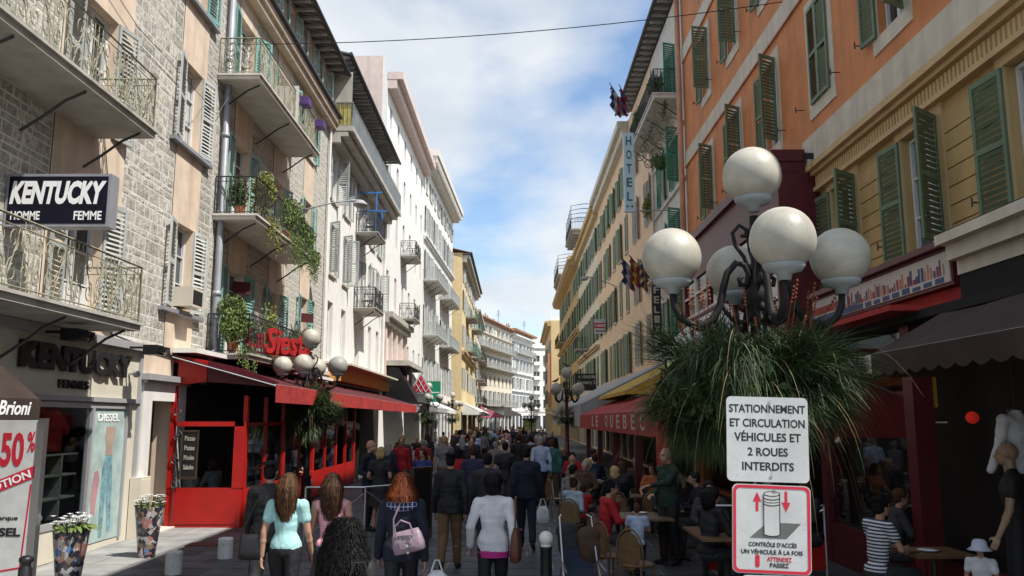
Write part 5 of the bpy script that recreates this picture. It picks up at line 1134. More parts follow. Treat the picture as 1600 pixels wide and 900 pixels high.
# bollards and planters
def ball_bollard(x, y):
    t = thing('bollard', 'black bollard with a white ball top in the middle of the street', 'bollard', (x, y, 0))
    MB().lathe((0, 0, 0), [(.075, 0), (.075, .05), (.065, .06), (.062, .84), (.07, .86), (.07, .88)], 20).build('shaft', 'black_paint', t, smooth=True); MB().ell((0, 0, .965), .078, 20, 12).build('ball', 'white_paint', t, smooth=True); MB().lathe((0, 0, .875), [(.055, 0), (.055, .03)], 16).build('collar', 'white_paint', t)
ball_bollard(.35, 9.4)
for k, (x, y, lb) in enumerate(((-4.72, 14.1, 'short white concrete bollard nearer the red terrace'), (-5.0, 12.7, 'short white concrete bollard nearer the camera'))):
    b = MB().lathe((0, 0, 0), [(.12, 0), (.12, .31), (.105, .33)], 20); b.build('bollard', mat('bollard_white', (.62, .61, .58), var=.15, streak=.4, speck=.3), None, (x, y, 0), smooth=False, label=lb, category='bollard', group='short white bollards')
t = MB().lathe((0, 0, 0), [(.06, 0), (.06, .88), (.045, .9), (.045, .93), (.062, .95), (.062, .98), (.03, 1.0)], 16).build('bollard', 'black_paint', None, (-4.52, 8.0, 0), smooth=True, label='slim dark metal bollard at the bottom left by the nearer flower pot', category='bollard')
def collage():
    m = bpy.data.materials.new('collage'); m.use_nodes = True; t = m.node_tree; n = t.nodes; l = t.links; b = n['Principled BSDF']; b.inputs['Roughness'].default_value = .25
    g_ = n.new('ShaderNodeTexCoord'); v = n.new('ShaderNodeTexVoronoi'); v.inputs['Scale'].default_value = 14; v.distance = 'MANHATTAN'; l.new(g_.outputs['Object'], v.inputs[0])
    r_ = n.new('ShaderNodeValToRGB'); r_.color_ramp.interpolation = 'CONSTANT'; e = r_.color_ramp.elements; e[0].color = (.03, .03, .04, 1); e[1].position = .22; e[1].color = (.35, .33, .32, 1)
    for p, c in ((.35, (.08, .07, .07)), (.48, (.55, .55, .55)), (.56, (.35, .16, .14)), (.64, (.04, .04, .05)), (.74, (.1, .2, .4)), (.8, (.22, .16, .12)), (.9, (.5, .42, .4))): q = e.new(p); q.color = (*c, 1)
    s_ = n.new('ShaderNodeSeparateColor'); l.new(v.outputs['Color'], s_.inputs[0]); l.new(s_.outputs[0], r_.inputs[0]); l.new(r_.outputs[0], b.inputs['Base Color']); MC['collage'] = m
collage()
def flower_pot(x, y, label, big):
    t = thing('flower_pot', label, 'flower pot', (x, y, 0), random.uniform(0, 6), 'photo covered planters with white flowers')
    MB().lathe((0, 0, 0), [(.13, 0), (.225, .8), (.225, .82), (.2, .82), (.19, .72)], 24).build('pot', 'collage', t, smooth=False)
    b = MB(); c = MB(); s = MB()
    for k in range(42):
        a = random.uniform(0, 6.28); rr = .24 * math.sqrt(random.random()); p = Vector((rr * math.cos(a), rr * math.sin(a), .9 + random.uniform(-.05, .09) + (.24 - rr) * .25))
        s.tube([(rr * .5 * math.cos(a), rr * .5 * math.sin(a), .74), p], .005, 3)
        for q in range(5):
            e = q * 1.257; d = Vector((math.cos(e), math.sin(e), .25)); sd = Vector((-math.sin(e), math.cos(e), 0))
            b.quad(p, p + d * .022 - sd * .016, p + d * .042, p + d * .022 + sd * .016)
        b.ell(tuple(p), .012, 5, 4)
    for k in range(60 if not big else 110): a = random.uniform(0, 6.28); leaf_cloud(c, (.2 * math.cos(a), .2 * math.sin(a), .84), (.05, .05, .04), 1, .07)
    if big:
        for k in range(14): a = random.uniform(-.9, .9); blade(c, (.1 * math.cos(a), .1 * math.sin(a), .84), (math.cos(a), math.sin(a), .7), random.uniform(.2, .32), .11, 1.2, 4)
        t.rotation_euler = (0, 0, -.3)
    b.build('flowers', 'petal', t, kind='stuff'); c.build('foliage', 'leaf_light', t, kind='stuff'); s.build('stems', 'leaf', t, kind='stuff')
flower_pot(-5.82, 11.3, 'tall photo covered planter with white flowers and broad green leaves', True); flower_pot(-6.05, 14.2, 'tall photo covered planter with only white flowers near the doorway', False)
MB().box(-.3, .3, -.2, .2, .012, .018).build('drain_cover', 'wood_dark', None, (-5.6, 15.6, 0), label='rusty drain cover set in the pale paving', category='drain cover')
# ================================================================== PEOPLE
import numpy as np
FD = np.array([(.5, .3, .8), (-.6, .4, .7), (.2, -.7, .7), (.9, .1, .5), (-.3, -.5, .9), (.6, -.6, .4), (.1, .9, .4), (-.8, .2, .6), (.4, .5, -.8)])
def remesh(b, vox, name, m, smooth_n=3, fold=0):
    me = b.mesh('t', m); o = bpy.data.objects.new('t', me); col.objects.link(o)
    r_ = o.modifiers.new('r', 'REMESH'); r_.mode = 'VOXEL'; r_.voxel_size = vox; s_ = o.modifiers.new('s', 'SMOOTH'); s_.factor = .5; s_.iterations = smooth_n
    bpy.context.view_layer.update(); dg = bpy.context.evaluated_depsgraph_get(); out = bpy.data.meshes.new_from_object(o.evaluated_get(dg)); bpy.data.objects.remove(o)
    
    if fold:
        n = len(out.vertices); co = np.empty(n * 3, np.float32); no_ = np.empty(n * 3, np.float32); out.vertices.foreach_get('co', co); out.vertex_normals.foreach_get('vector', no_); co = co.reshape(-1, 3); no_ = no_.reshape(-1, 3); q = np.zeros(n)
        for fr_, am in ((14, .5), (27, .3), (48, .2)):
            for k in range(3):
                d = FD[k + int(fr_) % 5]; q += am / 3 * np.sin(co @ (d * fr_) + 2.5 * np.sin(co @ (FD[k + 3] * fr_ * .6)) + k)
        co += no_ * (q * fold)[:, None]; out.vertices.foreach_set('co', co.ravel()); out.update()
    out.name = name; out.materials.clear(); out.materials.append(MC[m] if isinstance(m, str) else m); out.polygons.foreach_set('use_smooth', [True] * len(out.polygons)); return out
def skel(pose, arms, ph=0):
    """joints of a 1.75 m figure facing +y"""
    J = {}
    if pose == 'sit':
        J['pel'] = (0, 0, .55); J['waist'] = (0, .02, .74); J['chest'] = (0, .05, .95); J['neck'] = (0, .07, 1.13); J['head'] = (0, .12, 1.28)
        for s, n in ((-1, 'L'), (1, 'R')):
            J['hip' + n] = (s * .09, .03, .53); J['knee' + n] = (s * .12, .45, .52); J['ank' + n] = (s * .11, .42, .09); J['toe' + n] = (s * .12, .58, .035); J['sh' + n] = (s * .175, .05, 1.08)
    else:
        st = .17 if pose == 'walk' else .03
        J['pel'] = (0, 0, .95); J['waist'] = (0, .0, 1.1); J['chest'] = (0, .01, 1.3); J['neck'] = (0, .01, 1.49); J['head'] = (0, .035, 1.63)
        for s, n in ((-1, 'L'), (1, 'R')):
            f = s * (1 if ph == 0 else -1) * st
            J['hip' + n] = (s * .088, 0, .92); J['knee' + n] = (s * .095, f * .55 + .03, .5 + (.02 if f < 0 else 0)); J['ank' + n] = (s * .095, f * 1.1 - (.04 if f < 0 else 0), .09 + (.07 if f < -.1 else 0)); J['toe' + n] = (s * .12, f * 1.1 + .15 - (.04 if f < 0 else 0), .03); J['sh' + n] = (s * .178, 0, 1.405)
    for s, n in ((-1, 'L'), (1, 'R')):
        sx, sy, sz = J['sh' + n]; a = arms[0] if s < 0 else arms[1]; f = (-s if ph == 0 else s)
        if a == 'down': J['el' + n] = (s * .235, sy - .02 + .05 * f, sz - .29); J['wr' + n] = (s * .25, sy + .04 + .1 * f, sz - .54)
        elif a == 'bend': J['el' + n] = (s * .24, sy - .06, sz - .28); J['wr' + n] = (s * .17, sy + .17, sz - .36)
        elif a == 'out': J['el' + n] = (s * .265, sy - .05, sz - .27); J['wr' + n] = (s * .275, sy + .07, sz - .5)
        elif a == 'hips': J['el' + n] = (s * .33, sy - .06, sz - .26); J['wr' + n] = (s * .19, sy + .02, sz - .46)
        elif a == 'table': J['el' + n] = (s * .25, sy + .1, sz - .26); J['wr' + n] = (s * .14, sy + .34, sz - .29)
        elif a == 'chin': J['el' + n] = (s * .2, sy + .2, sz - .27); J['wr' + n] = (s * .07, sy + .19, sz - .02)
        elif a == 'up': J['el' + n] = (s * .28, sy + .1, sz + .05); J['wr' + n] = (s * .24, sy + .18, sz + .3)
        elif a == 'reach': J['el' + n] = (s * .25, sy + .22, sz - .16); J['wr' + n] = (s * .16, sy + .48, sz - .2)
    return {k: Vector(v) for k, v in J.items()}
def torso(b, J, g, f):
    w = .9 if f else 1; c, wa, p, nk = J['chest'], J['waist'], J['pel'], J['neck']
    b.ell(c + Vector((0, 0, -.02)), (.158 * w + g, .108 + g, .17 + g)); b.cap(J['shL'] * .78 + J['chest'] * .0 + Vector((0, J['shL'].y * .22, J['shL'].z * .22 - .005)), .062 * w + g, J['shR'] * .78 + Vector((0, J['shR'].y * .22, J['shR'].z * .22 - .005)), .062 * w + g)
    for n in 'LR': b.cap(nk - Vector((0, .005, .045)), .058 + g * .6, J['sh' + n] * .9 + Vector((0, J['sh' + n].y * .1, J['sh' + n].z * .1)), .045 + g * .6)
    b.ell((c + wa) / 2, (.145 * w + g, .1 + g, .16 + g)); b.ell(wa, ((.118 if f else .142) + g, .092 + g, .14 + g)); b.ell(p + Vector((0, -.01, .02 if g > 0 else 0)), (.165 + g * .8, .115 + g, (.09 if g > 0 else .125) + g))
    if f:
        for s in (-1, 1): b.ell(c + Vector((s * .07, .085, -.0)), (.06 + g, .055 + g, .06 + g))
def hand(b, wr, el, s, fine):
    d = (wr - el).normalized(); side = Vector((0, 1, 0)) if abs(d.z) > .6 else Vector((-s, 0, 0)); side = (side - d * side.dot(d)).normalized(); nrm = d.cross(side)
    pc = wr + d * .05; M = Matrix((side, nrm, d)).transposed(); b.ell(pc, (.036, .016, .05), 10, 8, M)
    inw = nrm if nrm.x * s < 0 else -nrm
    for k in range(4):
        L_ = (.062, .072, .068, .052)[k]; p0 = wr + d * .088 + side * (.027 - .018 * k); p1 = p0 + (d + inw * .35).normalized() * L_ * .55; p2 = p1 + (d * .7 + inw).normalized() * L_ * .45; r_ = .0088 if fine else .011
        b.cap(p0 - d * .02, r_, p1, r_ * .95, 7); b.cap(p1, r_ * .95, p2, r_ * .8, 7)
    p0 = wr + d * .025 + side * .026; p1 = p0 + (d * .6 + side * .9).normalized() * .035; b.cap(p0, .012, p1, .011, 7); b.cap(p1, .011, p1 + (d + inw * .4).normalized() * .03, .009, 7)
def body_mesh(J, f, fine, m):
    b = MB(); torso(b, J, -.012, f); nk, h = J['neck'], J['head']
    b.cap(nk - Vector((0, 0, .05)), .055, h - Vector((0, .02, .06)), .05)
    b.ell(h + Vector((0, -.012, .02)), (.074, .094, .098)); b.ell(h + Vector((0, .03, -.045)), (.055, .06, .065)); b.ell(h + Vector((0, .055, -.085)), (.026, .024, .022))
    b.cap(h + Vector((0, .085, .012)), .010, h + Vector((0, .108, -.026)), .014, 8); b.ell(h + Vector((0, .09, -.055)), (.024, .012, .010)); b.ell(h + Vector((0, .075, .028)), (.055, .022, .012))
    for s, n in ((-1, 'L'), (1, 'R')):
        b.ell(h + Vector((s * .076, -.008, -.005)), (.010, .018, .030))
        b.cap(J['sh' + n], .050, J['el' + n], .038); b.cap(J['el' + n], .038, J['wr' + n], .026); b.ell(J['el' + n] * .65 + J['wr' + n] * .35, (.038, .038, .05)); hand(b, J['wr' + n], J['el' + n], s, fine)
        b.cap(J['hip' + n], .085, J['knee' + n], .052); b.cap(J['knee' + n], .052, J['ank' + n], .036); b.ell(J['knee' + n] * .68 + J['ank' + n] * .32 + Vector((0, -.015, 0)), (.052, .055, .09))
    return remesh(b, .0095 if fine else .018, 'body', m, 2)
def top_mesh(J, f, kind, fine, m):
    b = MB(); g = {'tee': .010, 'vest': .008, 'jacket': .028, 'cardigan': .018, 'shirt': .016, 'dress': .012, 'coat': .03}[kind]
    torso(b, J, g, f)
    for s, n in ((-1, 'L'), (1, 'R')):
        sh, el, wr = J['sh' + n], J['el' + n], J['wr' + n]
        if kind == 'vest': b.cap(sh * .8 + Vector((0, sh.y * .2, sh.z * .2)), .05, sh * .86 + Vector((0, sh.y * .14, sh.z * .14)), .05); continue
        if kind in ('tee', 'dress'): b.cap(sh, .058 + g, sh.lerp(el, .48), .056 + g)
        else: b.cap(sh, .053 + g * .75, el, .044 + g * .7); b.cap(el, .044 + g * .7, el.lerp(wr, .93), .031 + g * .8)
    if kind in ('jacket', 'coat', 'shirt'): b.tube([J['neck'] - Vector((0, 0, .05)), J['neck'] + Vector((0, -.005, .015))], [.085, .066], 12)
    p = J['pel']
    if kind in ('tee', 'cardigan', 'jacket', 'shirt') and J['kneeL'].z < .9 and p.z > .8: b.ring_skin([[(c_[0] + a * math.cos(2 * PI * k / 20), c_[1] + q * math.sin(2 * PI * k / 20), z) for k in range(20)] for c_, a, q, z in (((0, 0), .168 + g, .115 + g, p.z - (.10 if kind != 'tee' else .03)), ((0, 0), .165 + g, .118 + g, p.z + .05), ((0, 0), .12 + g, .09 + g, p.z + .15))])
    if kind in ('dress', 'coat'):
        if p.z > .8: b.ring_skin([[(a * math.cos(2 * PI * k / 24), q * math.sin(2 * PI * k / 24), z) for k in range(24)] for a, q, z in ((.25, .2, .52), (.2, .155, .8), (.175, .125, .98), (.13, .1, 1.12))])
        else: [b.cap(J['hip' + n], .11, J['knee' + n], .085) for n in 'LR']
    return remesh(b, .011 if fine else .02, 'top', m, 3, .016 if kind not in ('vest', 'tee', 'cardigan') else .010)
def leg_mesh(J, kind, fine, m):
    b = MB(); p = J['pel']; b.ell(p + Vector((0, -.01, -.015)), (.17, .125, .115)); tight = kind == 'slim'
    for s, n in ((-1, 'L'), (1, 'R')):
        h, k_, a = J['hip' + n], J['knee' + n], J['ank' + n]; b.cap(h, .1, k_, .068 if tight else .082)
        if kind == 'shorts': continue
        b.cap(k_, .068 if tight else .080, a + Vector((0, 0, .03)), .044 if tight else .062)
        if tight: b.ell(k_ * .68 + a * .32 + Vector((0, -.015, 0)), (.058, .06, .09))
    return remesh(b, .011 if fine else .02, 'trousers', m, 3, .012)
def shoe_mesh(J, n, m):
    b = MB(); a, t = J['ank' + n], J['toe' + n]; b.cap(a + Vector((0, -.035, -.035)), .038, t + Vector((0, -.02, .01)), .034, 8); b.cap(a, .042, a + Vector((0, -.02, -.03)), .042, 8)
    return b.mesh('shoe', m, True)
def hair_mesh(J, kind, fine, m):
    h = J['head']; b = MB(); out = MB()
    if kind == 'short': b.ell(h + Vector((0, -.022, .035)), (.083, .098, .093)); b.ell(h + Vector((0, -.05, -.02)), (.07, .06, .06))
    elif kind == 'bob': b.ell(h + Vector((0, -.025, .03)), (.098, .105, .1)); b.ell(h + Vector((0, -.055, -.055)), (.1, .065, .09))
    elif kind in ('long', 'verylong', 'flare'): 
        L_ = {'long': .24, 'verylong': .42, 'flare': .2}[kind]; b.ell(h + Vector((0, -.02, .03)), (.09, .105, .1)); n = 5
        for k in range(n + 1): t = k / n; b.ell(h + Vector((0, -.075 - .02 * t, -.02 - L_ * t)), ((.092 + (.06 * t if kind == 'flare' else .03 * math.sin(PI * min(1, t * 1.1)) - .035 * t * t)), .05 + (.03 if kind == 'flare' else 0) - .012 * t, .06))
    elif kind == 'thin': b.ell(h + Vector((0, -.025, .02)), (.079, .088, .085))
    elif kind == 'bun': b.ell(h + Vector((0, -.02, .035)), (.084, .1, .092)); b.ell(h + Vector((0, -.1, .06)), .045)
    elif kind == 'curly':
        b.ell(h + Vector((0, -.04, -.0)), (.13, .13, .14)); b.ell(h + Vector((0, -.08, -.14)), (.16, .1, .13))
    return remesh(b, .010 if fine else .018, 'hair', m, 3, .014)
def strands(J, kind, n, m, par):
    h = J['head']; b = MB()
    for k in range(n):
        a = random.uniform(-2.6, 2.6) - PI / 2; rr = random.uniform(.2, 1)
        if kind == 'curly':
            th = random.uniform(0, 6.28); z = random.uniform(-.27, .16); R_ = .14 + .03 * (z < -.05); ph = random.uniform(0, 6.28)
            f = math.sqrt(max(0.05, 1 - ((z - .0) / .17) ** 2)) if z > 0 else 1; c = h + Vector((0, -.05 - .1 * max(0, -z), z)); p = c + Vector((R_ * f * math.cos(th), R_ * .9 * f * math.sin(th), 0))
            if p.y > h.y + .055 and abs(p.x) < .08: continue
            q0 = None
            for j in range(9):
                q = p + Vector((math.cos(th), math.sin(th), 0)) * (.004 + .02 * rr + .010 * math.sin(ph + j * 1.1)) + Vector((.012 * math.cos(ph + j * 1.1), .008 * math.sin(ph * 2 + j), -j * .02)); ww = Vector((-math.sin(th), math.cos(th), .3)) * .0024
                if q0: b.quad(q0[0], q0[1], q + ww, q - ww)
                q0 = (q - ww, q + ww)
            continue
        L_ = {'short': .1, 'bob': .2, 'long': .36, 'verylong': .55, 'flare': .34}.get(kind, .2) * random.uniform(.85, 1.08)
        fl = .065 if kind == 'flare' else 0; q0 = None; j6 = 7; jit = random.gauss(0, .006)
        for j in range(j6 + 1):
            t = j / j6; s_ = t * L_ ; ang = min(s_ / .1, PI / 2); rad = .094 * math.sin(max(ang, .08)) + max(0, s_ - .157) * (fl / max(L_ - .157, .01)); z = .135 - .1 * (1 - math.cos(ang)) - max(0, s_ - .157) - .0
            yb = -.02 - min(.06, s_ * .2)
            rad += (.035 * math.sin(PI * t) * (t > .3) - .03 * t * t) if kind in ('verylong', 'long') else 0; rad += random.gauss(0, .004) + .010 * math.sin(k * 1.3 + 7 * t) * t
            x_, y_ = (rad + jit * 2 * t) * math.cos(a), (rad + jit * t) * math.sin(a) * (1.08 if math.sin(a) < 0 else .75)
            if t > .45: y_ = min(y_, -.015 - abs(x_) * .1 + .0)
            q = h + Vector((x_ + .004 * math.sin(k + 5 * t), y_ + yb + .004, z)); ww = Vector((-math.sin(a), math.cos(a), 0)) * .0045 * (1 - .6 * t)
            if q0: b.quad(q0[0], q0[1], q + ww, q - ww)
            q0 = (q - ww, q + ww)
    
    for q, f in ((1, 1.9), (2, .45)):
        c = {'hair_black': (.008, .007, .008), 'hair_brown': (.045, .022, .012), 'hair_mid': (.062, .030, .015), 'hair_red': (.11, .026, .009), 'hair_blond': (.42, .29, .13), 'hair_grey': (.28, .27, .26)}[m]; mat(m + ('_light', '_deep')[q - 1], tuple(x * f for x in c), rough=.6, spec=.15, bump=0)
    n_ = max(1, len(b.f) // 7); ch = [random.choice((0, 0, 1, 2)) for _ in range(n_ + 1)]; b.m = [ch[k // 7] for k in range(len(b.f))]
    return b.build('hair_strands', [m, m + '_light', m + '_deep'], par, kind='stuff')
for n, c in (('skin', (.40, .22, .15)), ('skin_dark', (.20, .10, .06)), ('hair_black', (.008, .007, .008)), ('hair_brown', (.045, .022, .012)), ('hair_mid', (.062, .030, .015)), ('hair_red', (.11, .026, .009)), ('hair_blond', (.42, .29, .13)), ('hair_grey', (.28, .27, .26))):
    mat(n, c, rough=.7 if 'hair' in n else .6, spec=.15 if 'hair' in n else .4, var=.25 if 'hair' in n else .06, vs=30 if 'hair' in n else 3, bump=.3 if 'hair' in n else .03, bs=120)
CL = {'black': (.010, .010, .012), 'charcoal': (.03, .03, .034), 'navy': (.009, .012, .026), 'blue': (.02, .035, .14), 'denim_dark': (.02, .03, .055), 'white': (.62, .62, .66), 'mint': (.34, .58, .57), 'pink': (.62, .30, .36), 'tan': (.14, .085, .04), 'lightblue': (.36, .44, .60), 'red': (.35, .012, .02), 'grey': (.16, .16, .17), 'paleblue': (.30, .36, .42), 'green': (.012, .028, .02), 'magenta': (.45, .03, .22), 'brightblue': (.02, .14, .6), 'beige': (.42, .36, .27), 'teal': (.03, .12, .10), 'purple_top': (.03, .026, .065), 'orange_top': (.35, .1, .03), 'brown_top': (.07, .04, .025)}
for n, c in CL.items(): mat('c_' + n, c, rough=.85 if n != 'black' else .7, var=.14, vs=6, bump=.5, bs=9)
def stripes(nm, vertical=False):
    m = bpy.data.materials.new(nm); m.use_nodes = True; t = m.node_tree; n = t.nodes; l = t.links; b = n['Principled BSDF']; b.inputs['Roughness'].default_value = .85
    g_ = n.new('ShaderNodeTexCoord'); w_ = n.new('ShaderNodeTexWave'); w_.bands_direction = 'Z'; w_.inputs['Scale'].default_value = 8; l.new(g_.outputs['Object'], w_.inputs[0]); r_ = n.new('ShaderNodeValToRGB'); r_.color_ramp.interpolation = 'CONSTANT'; r_.color_ramp.elements[0].color = (.02, .03, .08, 1); r_.color_ramp.elements[1].position = .5; r_.color_ramp.elements[1].color = (.6, .6, .62, 1)
    if vertical:
        w2 = n.new('ShaderNodeTexWave'); w2.bands_direction = 'X'; w2.inputs['Scale'].default_value = 8; l.new(g_.outputs['Object'], w2.inputs[0]); mm = n.new('ShaderNodeMath'); mm.operation = 'MAXIMUM'; l.new(w_.outputs['Fac'], mm.inputs[0]); l.new(w2.outputs['Fac'], mm.inputs[1]); l.new(mm.outputs[0], r_.inputs[0]); r_.color_ramp.elements[1].position = .93; r_.color_ramp.elements[0].color = (.012, .02, .09, 1); r_.color_ramp.elements[1].color = (.4, .45, .6, 1); w_.inputs['Scale'].default_value = 7; w2.inputs['Scale'].default_value = 7
    else: l.new(w_.outputs['Fac'], r_.inputs[0])
    l.new(r_.outputs[0], b.inputs['Base Color']); MC[nm] = m
stripes('c_stripes'); stripes('c_plaid', True)
def person(x, y, hd, h, top, bot, hair, label, pose='walk', arms=('down', 'down'), f=False, ph=0, skin='skin', fine=False, group=None, z=0, shoes='black', cat='person'):
    """top/bot/hair = (material, kind)"""
    t = thing('person', label, cat, (x, y, z), R(hd), group, (h / 1.75,) * 3 if pose != 'sit' else (h / 1.75,) * 3)
    J = skel(pose, arms, ph); key = (pose, arms, f, ph, fine)
    def part(nm, k2, mk, m):
        me = cached(key + k2 + (nm,), lambda: mk(m)); o = place(nm, me, t)
        o.material_slots[0].link = 'OBJECT'; o.material_slots[0].material = MC[m]; return o
    part('body', (), lambda m: body_mesh(J, f, fine, m), skin)
    part('dress' if top[1] == 'dress' else 'jacket' if top[1] in ('jacket', 'coat') else 'top', (top[1],), lambda m: top_mesh(J, f, top[1], fine, m), 'c_' + top[0])
    if bot: part('trousers', (bot[1],), lambda m: leg_mesh(J, bot[1], fine, m), 'c_' + bot[0])
    for n in 'LR': part('shoe', (n,), lambda m: shoe_mesh(J, n, m), 'c_' + shoes)
    if hair:
        ho_ = part('hair', (hair[1],), lambda m: hair_mesh(J, hair[1], fine, m), 'hair_' + hair[0])
        if fine and hair[1] in ('bob', 'long', 'verylong', 'flare', 'curly', 'short'): strands(J, hair[1], 5200 if hair[1] == 'curly' else 1700, 'hair_' + hair[0], ho_)
    if fine or pose == 'sit' or abs(hd) > 60:
        for s in (-1, 1): MB().ell(J['head'] + Vector((s * .031, .078, .006)), .011, 8, 6).build('eye', 'text_black', t, smooth=True)
    return t, J
W = 'walking '
# --- the near group, seen from behind
p1, J1 = person(-.23, 9.5, -3, 1.66, ('white', 'cardigan'), ('black', 'slim'), ('black', 'bob'), 'woman with a dark bob in a white cardigan over a magenta hem, seen from behind', f=True, fine=True, arms=('out', 'down'))
MB().ring_skin([[(a * math.cos(2 * PI * k / 24), q * math.sin(2 * PI * k / 24), z) for k in range(24)] for a, q, z in ((.187, .136, .80), (.19, .14, .86), (.17, .12, .9))]).build('top_hem', 'c_magenta', p1)
p2, J2 = person(-1.16, 8.9, 4, 1.69, ('navy', 'jacket'), ('black', 'slim'), ('red', 'flare'), 'red haired woman in a dark jacket with a blue checked hood, seen from behind', f=True, fine=True)
b = MB().ell((0, -.09, 1.43), (.17, .09, .075)).ell((0, -.04, 1.47), (.14, .1, .05)); place('hood', remesh(b, .01, 'hood', 'c_plaid'), p2)
p3, J3 = person(-1.13, 5.75, -4, 1.57, ('black', 'jacket'), ('black', 'slim'), ('black', 'curly'), 'person with a big dark curly head of hair closest in front of the pink top', f=True, fine=True, pose='stand')
p4, J4 = person(-2.42, 9.15, -6, 1.67, ('mint', 'tee'), ('black', 'slim'), ('mid', 'verylong'), 'woman with very long brown hair in a pale mint tee and black trousers', f=True, fine=True, ph=1)
p5, J5 = person(-1.98, 9.3, 6, 1.66, ('pink', 'vest'), ('denim_dark', 'slim'), ('brown', 'verylong'), 'woman with long dark hair in a sleeveless pink top beside the mint tee', f=True, fine=True)
p6, J6 = person(-2.84, 9.9, -4, 1.76, ('black', 'jacket'), ('charcoal', 'loose'), ('black', 'short'), 'man in a black leather jacket with a dark bag, leftmost of the walkers', fine=True)
person(-.97, 13.0, -2, 1.74, ('black', 'jacket'), ('tan', 'loose'), ('black', 'short'), 'man in a black jacket and tan trousers walking down the middle', fine=True, arms=('down', 'down'))
person(.22, 15.0, 0, 1.78, ('navy', 'jacket'), ('navy', 'loose'), ('black', 'short'), 'man in a dark navy jacket and trousers right of the white cardigan', ph=1)
person(-.42, 13.6, 3, 1.72, ('charcoal', 'jacket'), ('denim_dark', 'loose'), ('black', 'short'), 'man in a dark hooded jacket just behind the white cardigan')
person(.72, 22.6, 6, 1.80, ('lightblue', 'shirt'), ('black', 'loose'), ('grey', 'short'), 'grey haired man in a pale blue shirt beside the right terrace', arms=('bend', 'down'))
person(-3.0, 17.6, -110, 1.82, ('navy', 'shirt'), ('navy', 'loose'), None, 'bald man in a dark shirt standing at the red terrace, facing right', pose='stand', arms=('bend', 'bend'), fine=True)
person(-2.72, 17.3, -10, 1.70, ('black', 'dress'), None, ('blond', 'bob'), 'woman with short blond hair in a black dress and bare legs', pose='stand', f=True, arms=('bend', 'bend'))
person(-1.95, 18.2, 160, 1.64, ('blue', 'dress'), None, ('brown', 'long'), 'woman in a royal blue dress facing the camera beside the menu board', pose='stand', f=True, arms=('down', 'bend'))
person(-1.1, 21.5, 200, 1.80, ('black', 'jacket'), ('black', 'loose'), ('black', 'short'), 'dark suited man with a white collar facing the camera', pose='stand')
person(-1.25, 19.0, 4, 1.62, ('red', 'tee'), ('denim_dark', 'slim'), ('black', 'bob'), 'walker in a red top between the suited man and the blue tee', f=True)
person(-.85, 17.6, 2, 1.70, ('purple_top', 'tee'), ('denim_dark', 'loose'), ('brown', 'short'), 'walker in a blue violet tee and jeans behind the tan trousers')
person(-.2, 19.5, -3, 1.74, ('black', 'tee'), ('charcoal', 'loose'), ('black', 'short'), 'man in a black tee walking beyond the navy jacketed man', ph=1)
person(.15, 26, 0, 1.80, ('black', 'shirt'), ('black', 'loose'), ('brown', 'short'), 'tall man in black left of the pale blue shirt')
person(-.35, 27.5, 185, 1.66, ('beige', 'tee'), ('black', 'slim'), ('blond', 'long'), 'fair haired woman in a beige top coming towards the camera', f=True)
person(-.75, 40, 0, 1.75, ('brightblue', 'tee'), ('denim_dark', 'loose'), ('brown', 'short'), 'man in a bright blue tee far down the street')
person(-3.0, 44, 180, 1.7, ('red', 'tee'), ('white', 'slim'), ('brown', 'long'), 'woman in a red top and white trousers in the sun far down the left', f=True)
rc = random.Random(47); far = ['black', 'charcoal', 'navy', 'grey', 'brown_top', 'denim_dark', 'purple_top']; bright = ['white', 'red', 'lightblue', 'beige', 'pink', 'teal']
cwords = {'black': 'black', 'charcoal': 'charcoal', 'navy': 'navy', 'grey': 'grey', 'brown_top': 'brown', 'denim_dark': 'dark blue', 'purple_top': 'dark violet', 'white': 'white', 'red': 'red', 'lightblue': 'light blue', 'beige': 'beige', 'pink': 'pink', 'teal': 'teal'}
used_lb = set()
for k in range(72):
    Y = 22.5 + 44 * (k / 72) ** 1.25; X = rc.uniform(-3.3 + Y * -.012, 1.3) if Y < 34 else rc.uniform(-3.9, 2.0)
    c = rc.choice(far) if rc.random() < .68 else rc.choice(bright); back = rc.random() < .6; f = rc.random() < .5
    dist = 'just past the walkers' if Y < 29 else 'in mid crowd' if Y < 42 else 'far down the crowd'
    hc = rc.choice(('black', 'brown', 'mid', 'blond', 'grey')); bc = rc.choice(('black', 'charcoal', 'denim_dark', 'tan')); hl = 'long' if f and rc.random() < .6 else 'short'; side = 'left' if X < -1.8 else 'right' if X > .2 else 'middle'; rc2 = 0
    hz = rc.choice(('black', 'brown', 'mid', 'blond', 'grey')); opts = [(c, hc)] + [(c2, h2) for c2 in far + bright for h2 in (hc, hz)]
    for c, hc in opts:
        lb = '%s with %s %s hair, %s top, %s trousers, %s%s' % ('woman' if f else 'man', hl, {'mid': 'chestnut'}.get(hc, hc), cwords[c], {'denim_dark': 'denim'}.get(bc, bc), dist, '' if side == 'middle' else ', ' + side)
        if lb not in used_lb: break
    used_lb.add(lb)
    person(X, Y, (0 if back else 180) + rc.uniform(-15, 15), rc.uniform(1.6, 1.84), (c, rc.choice(('tee', 'jacket', 'shirt')) if not f else rc.choice(('tee', 'cardigan'))), (bc, 'slim' if f else 'loose'),
           (hc, hl), lb, f=f, ph=rc.randrange(2), group='pedestrians in the crowd down the street')
def diner(x, y, hd, top, hair, label, f=False, arms=('table', 'table'), h=1.7, z=0, fine=False, bot='charcoal'):
    return person(x, y, hd, h, top, (bot, 'slim'), hair, label, 'sit', arms, f, 0, fine=fine, z=z, group='people seated on the cafe terraces')
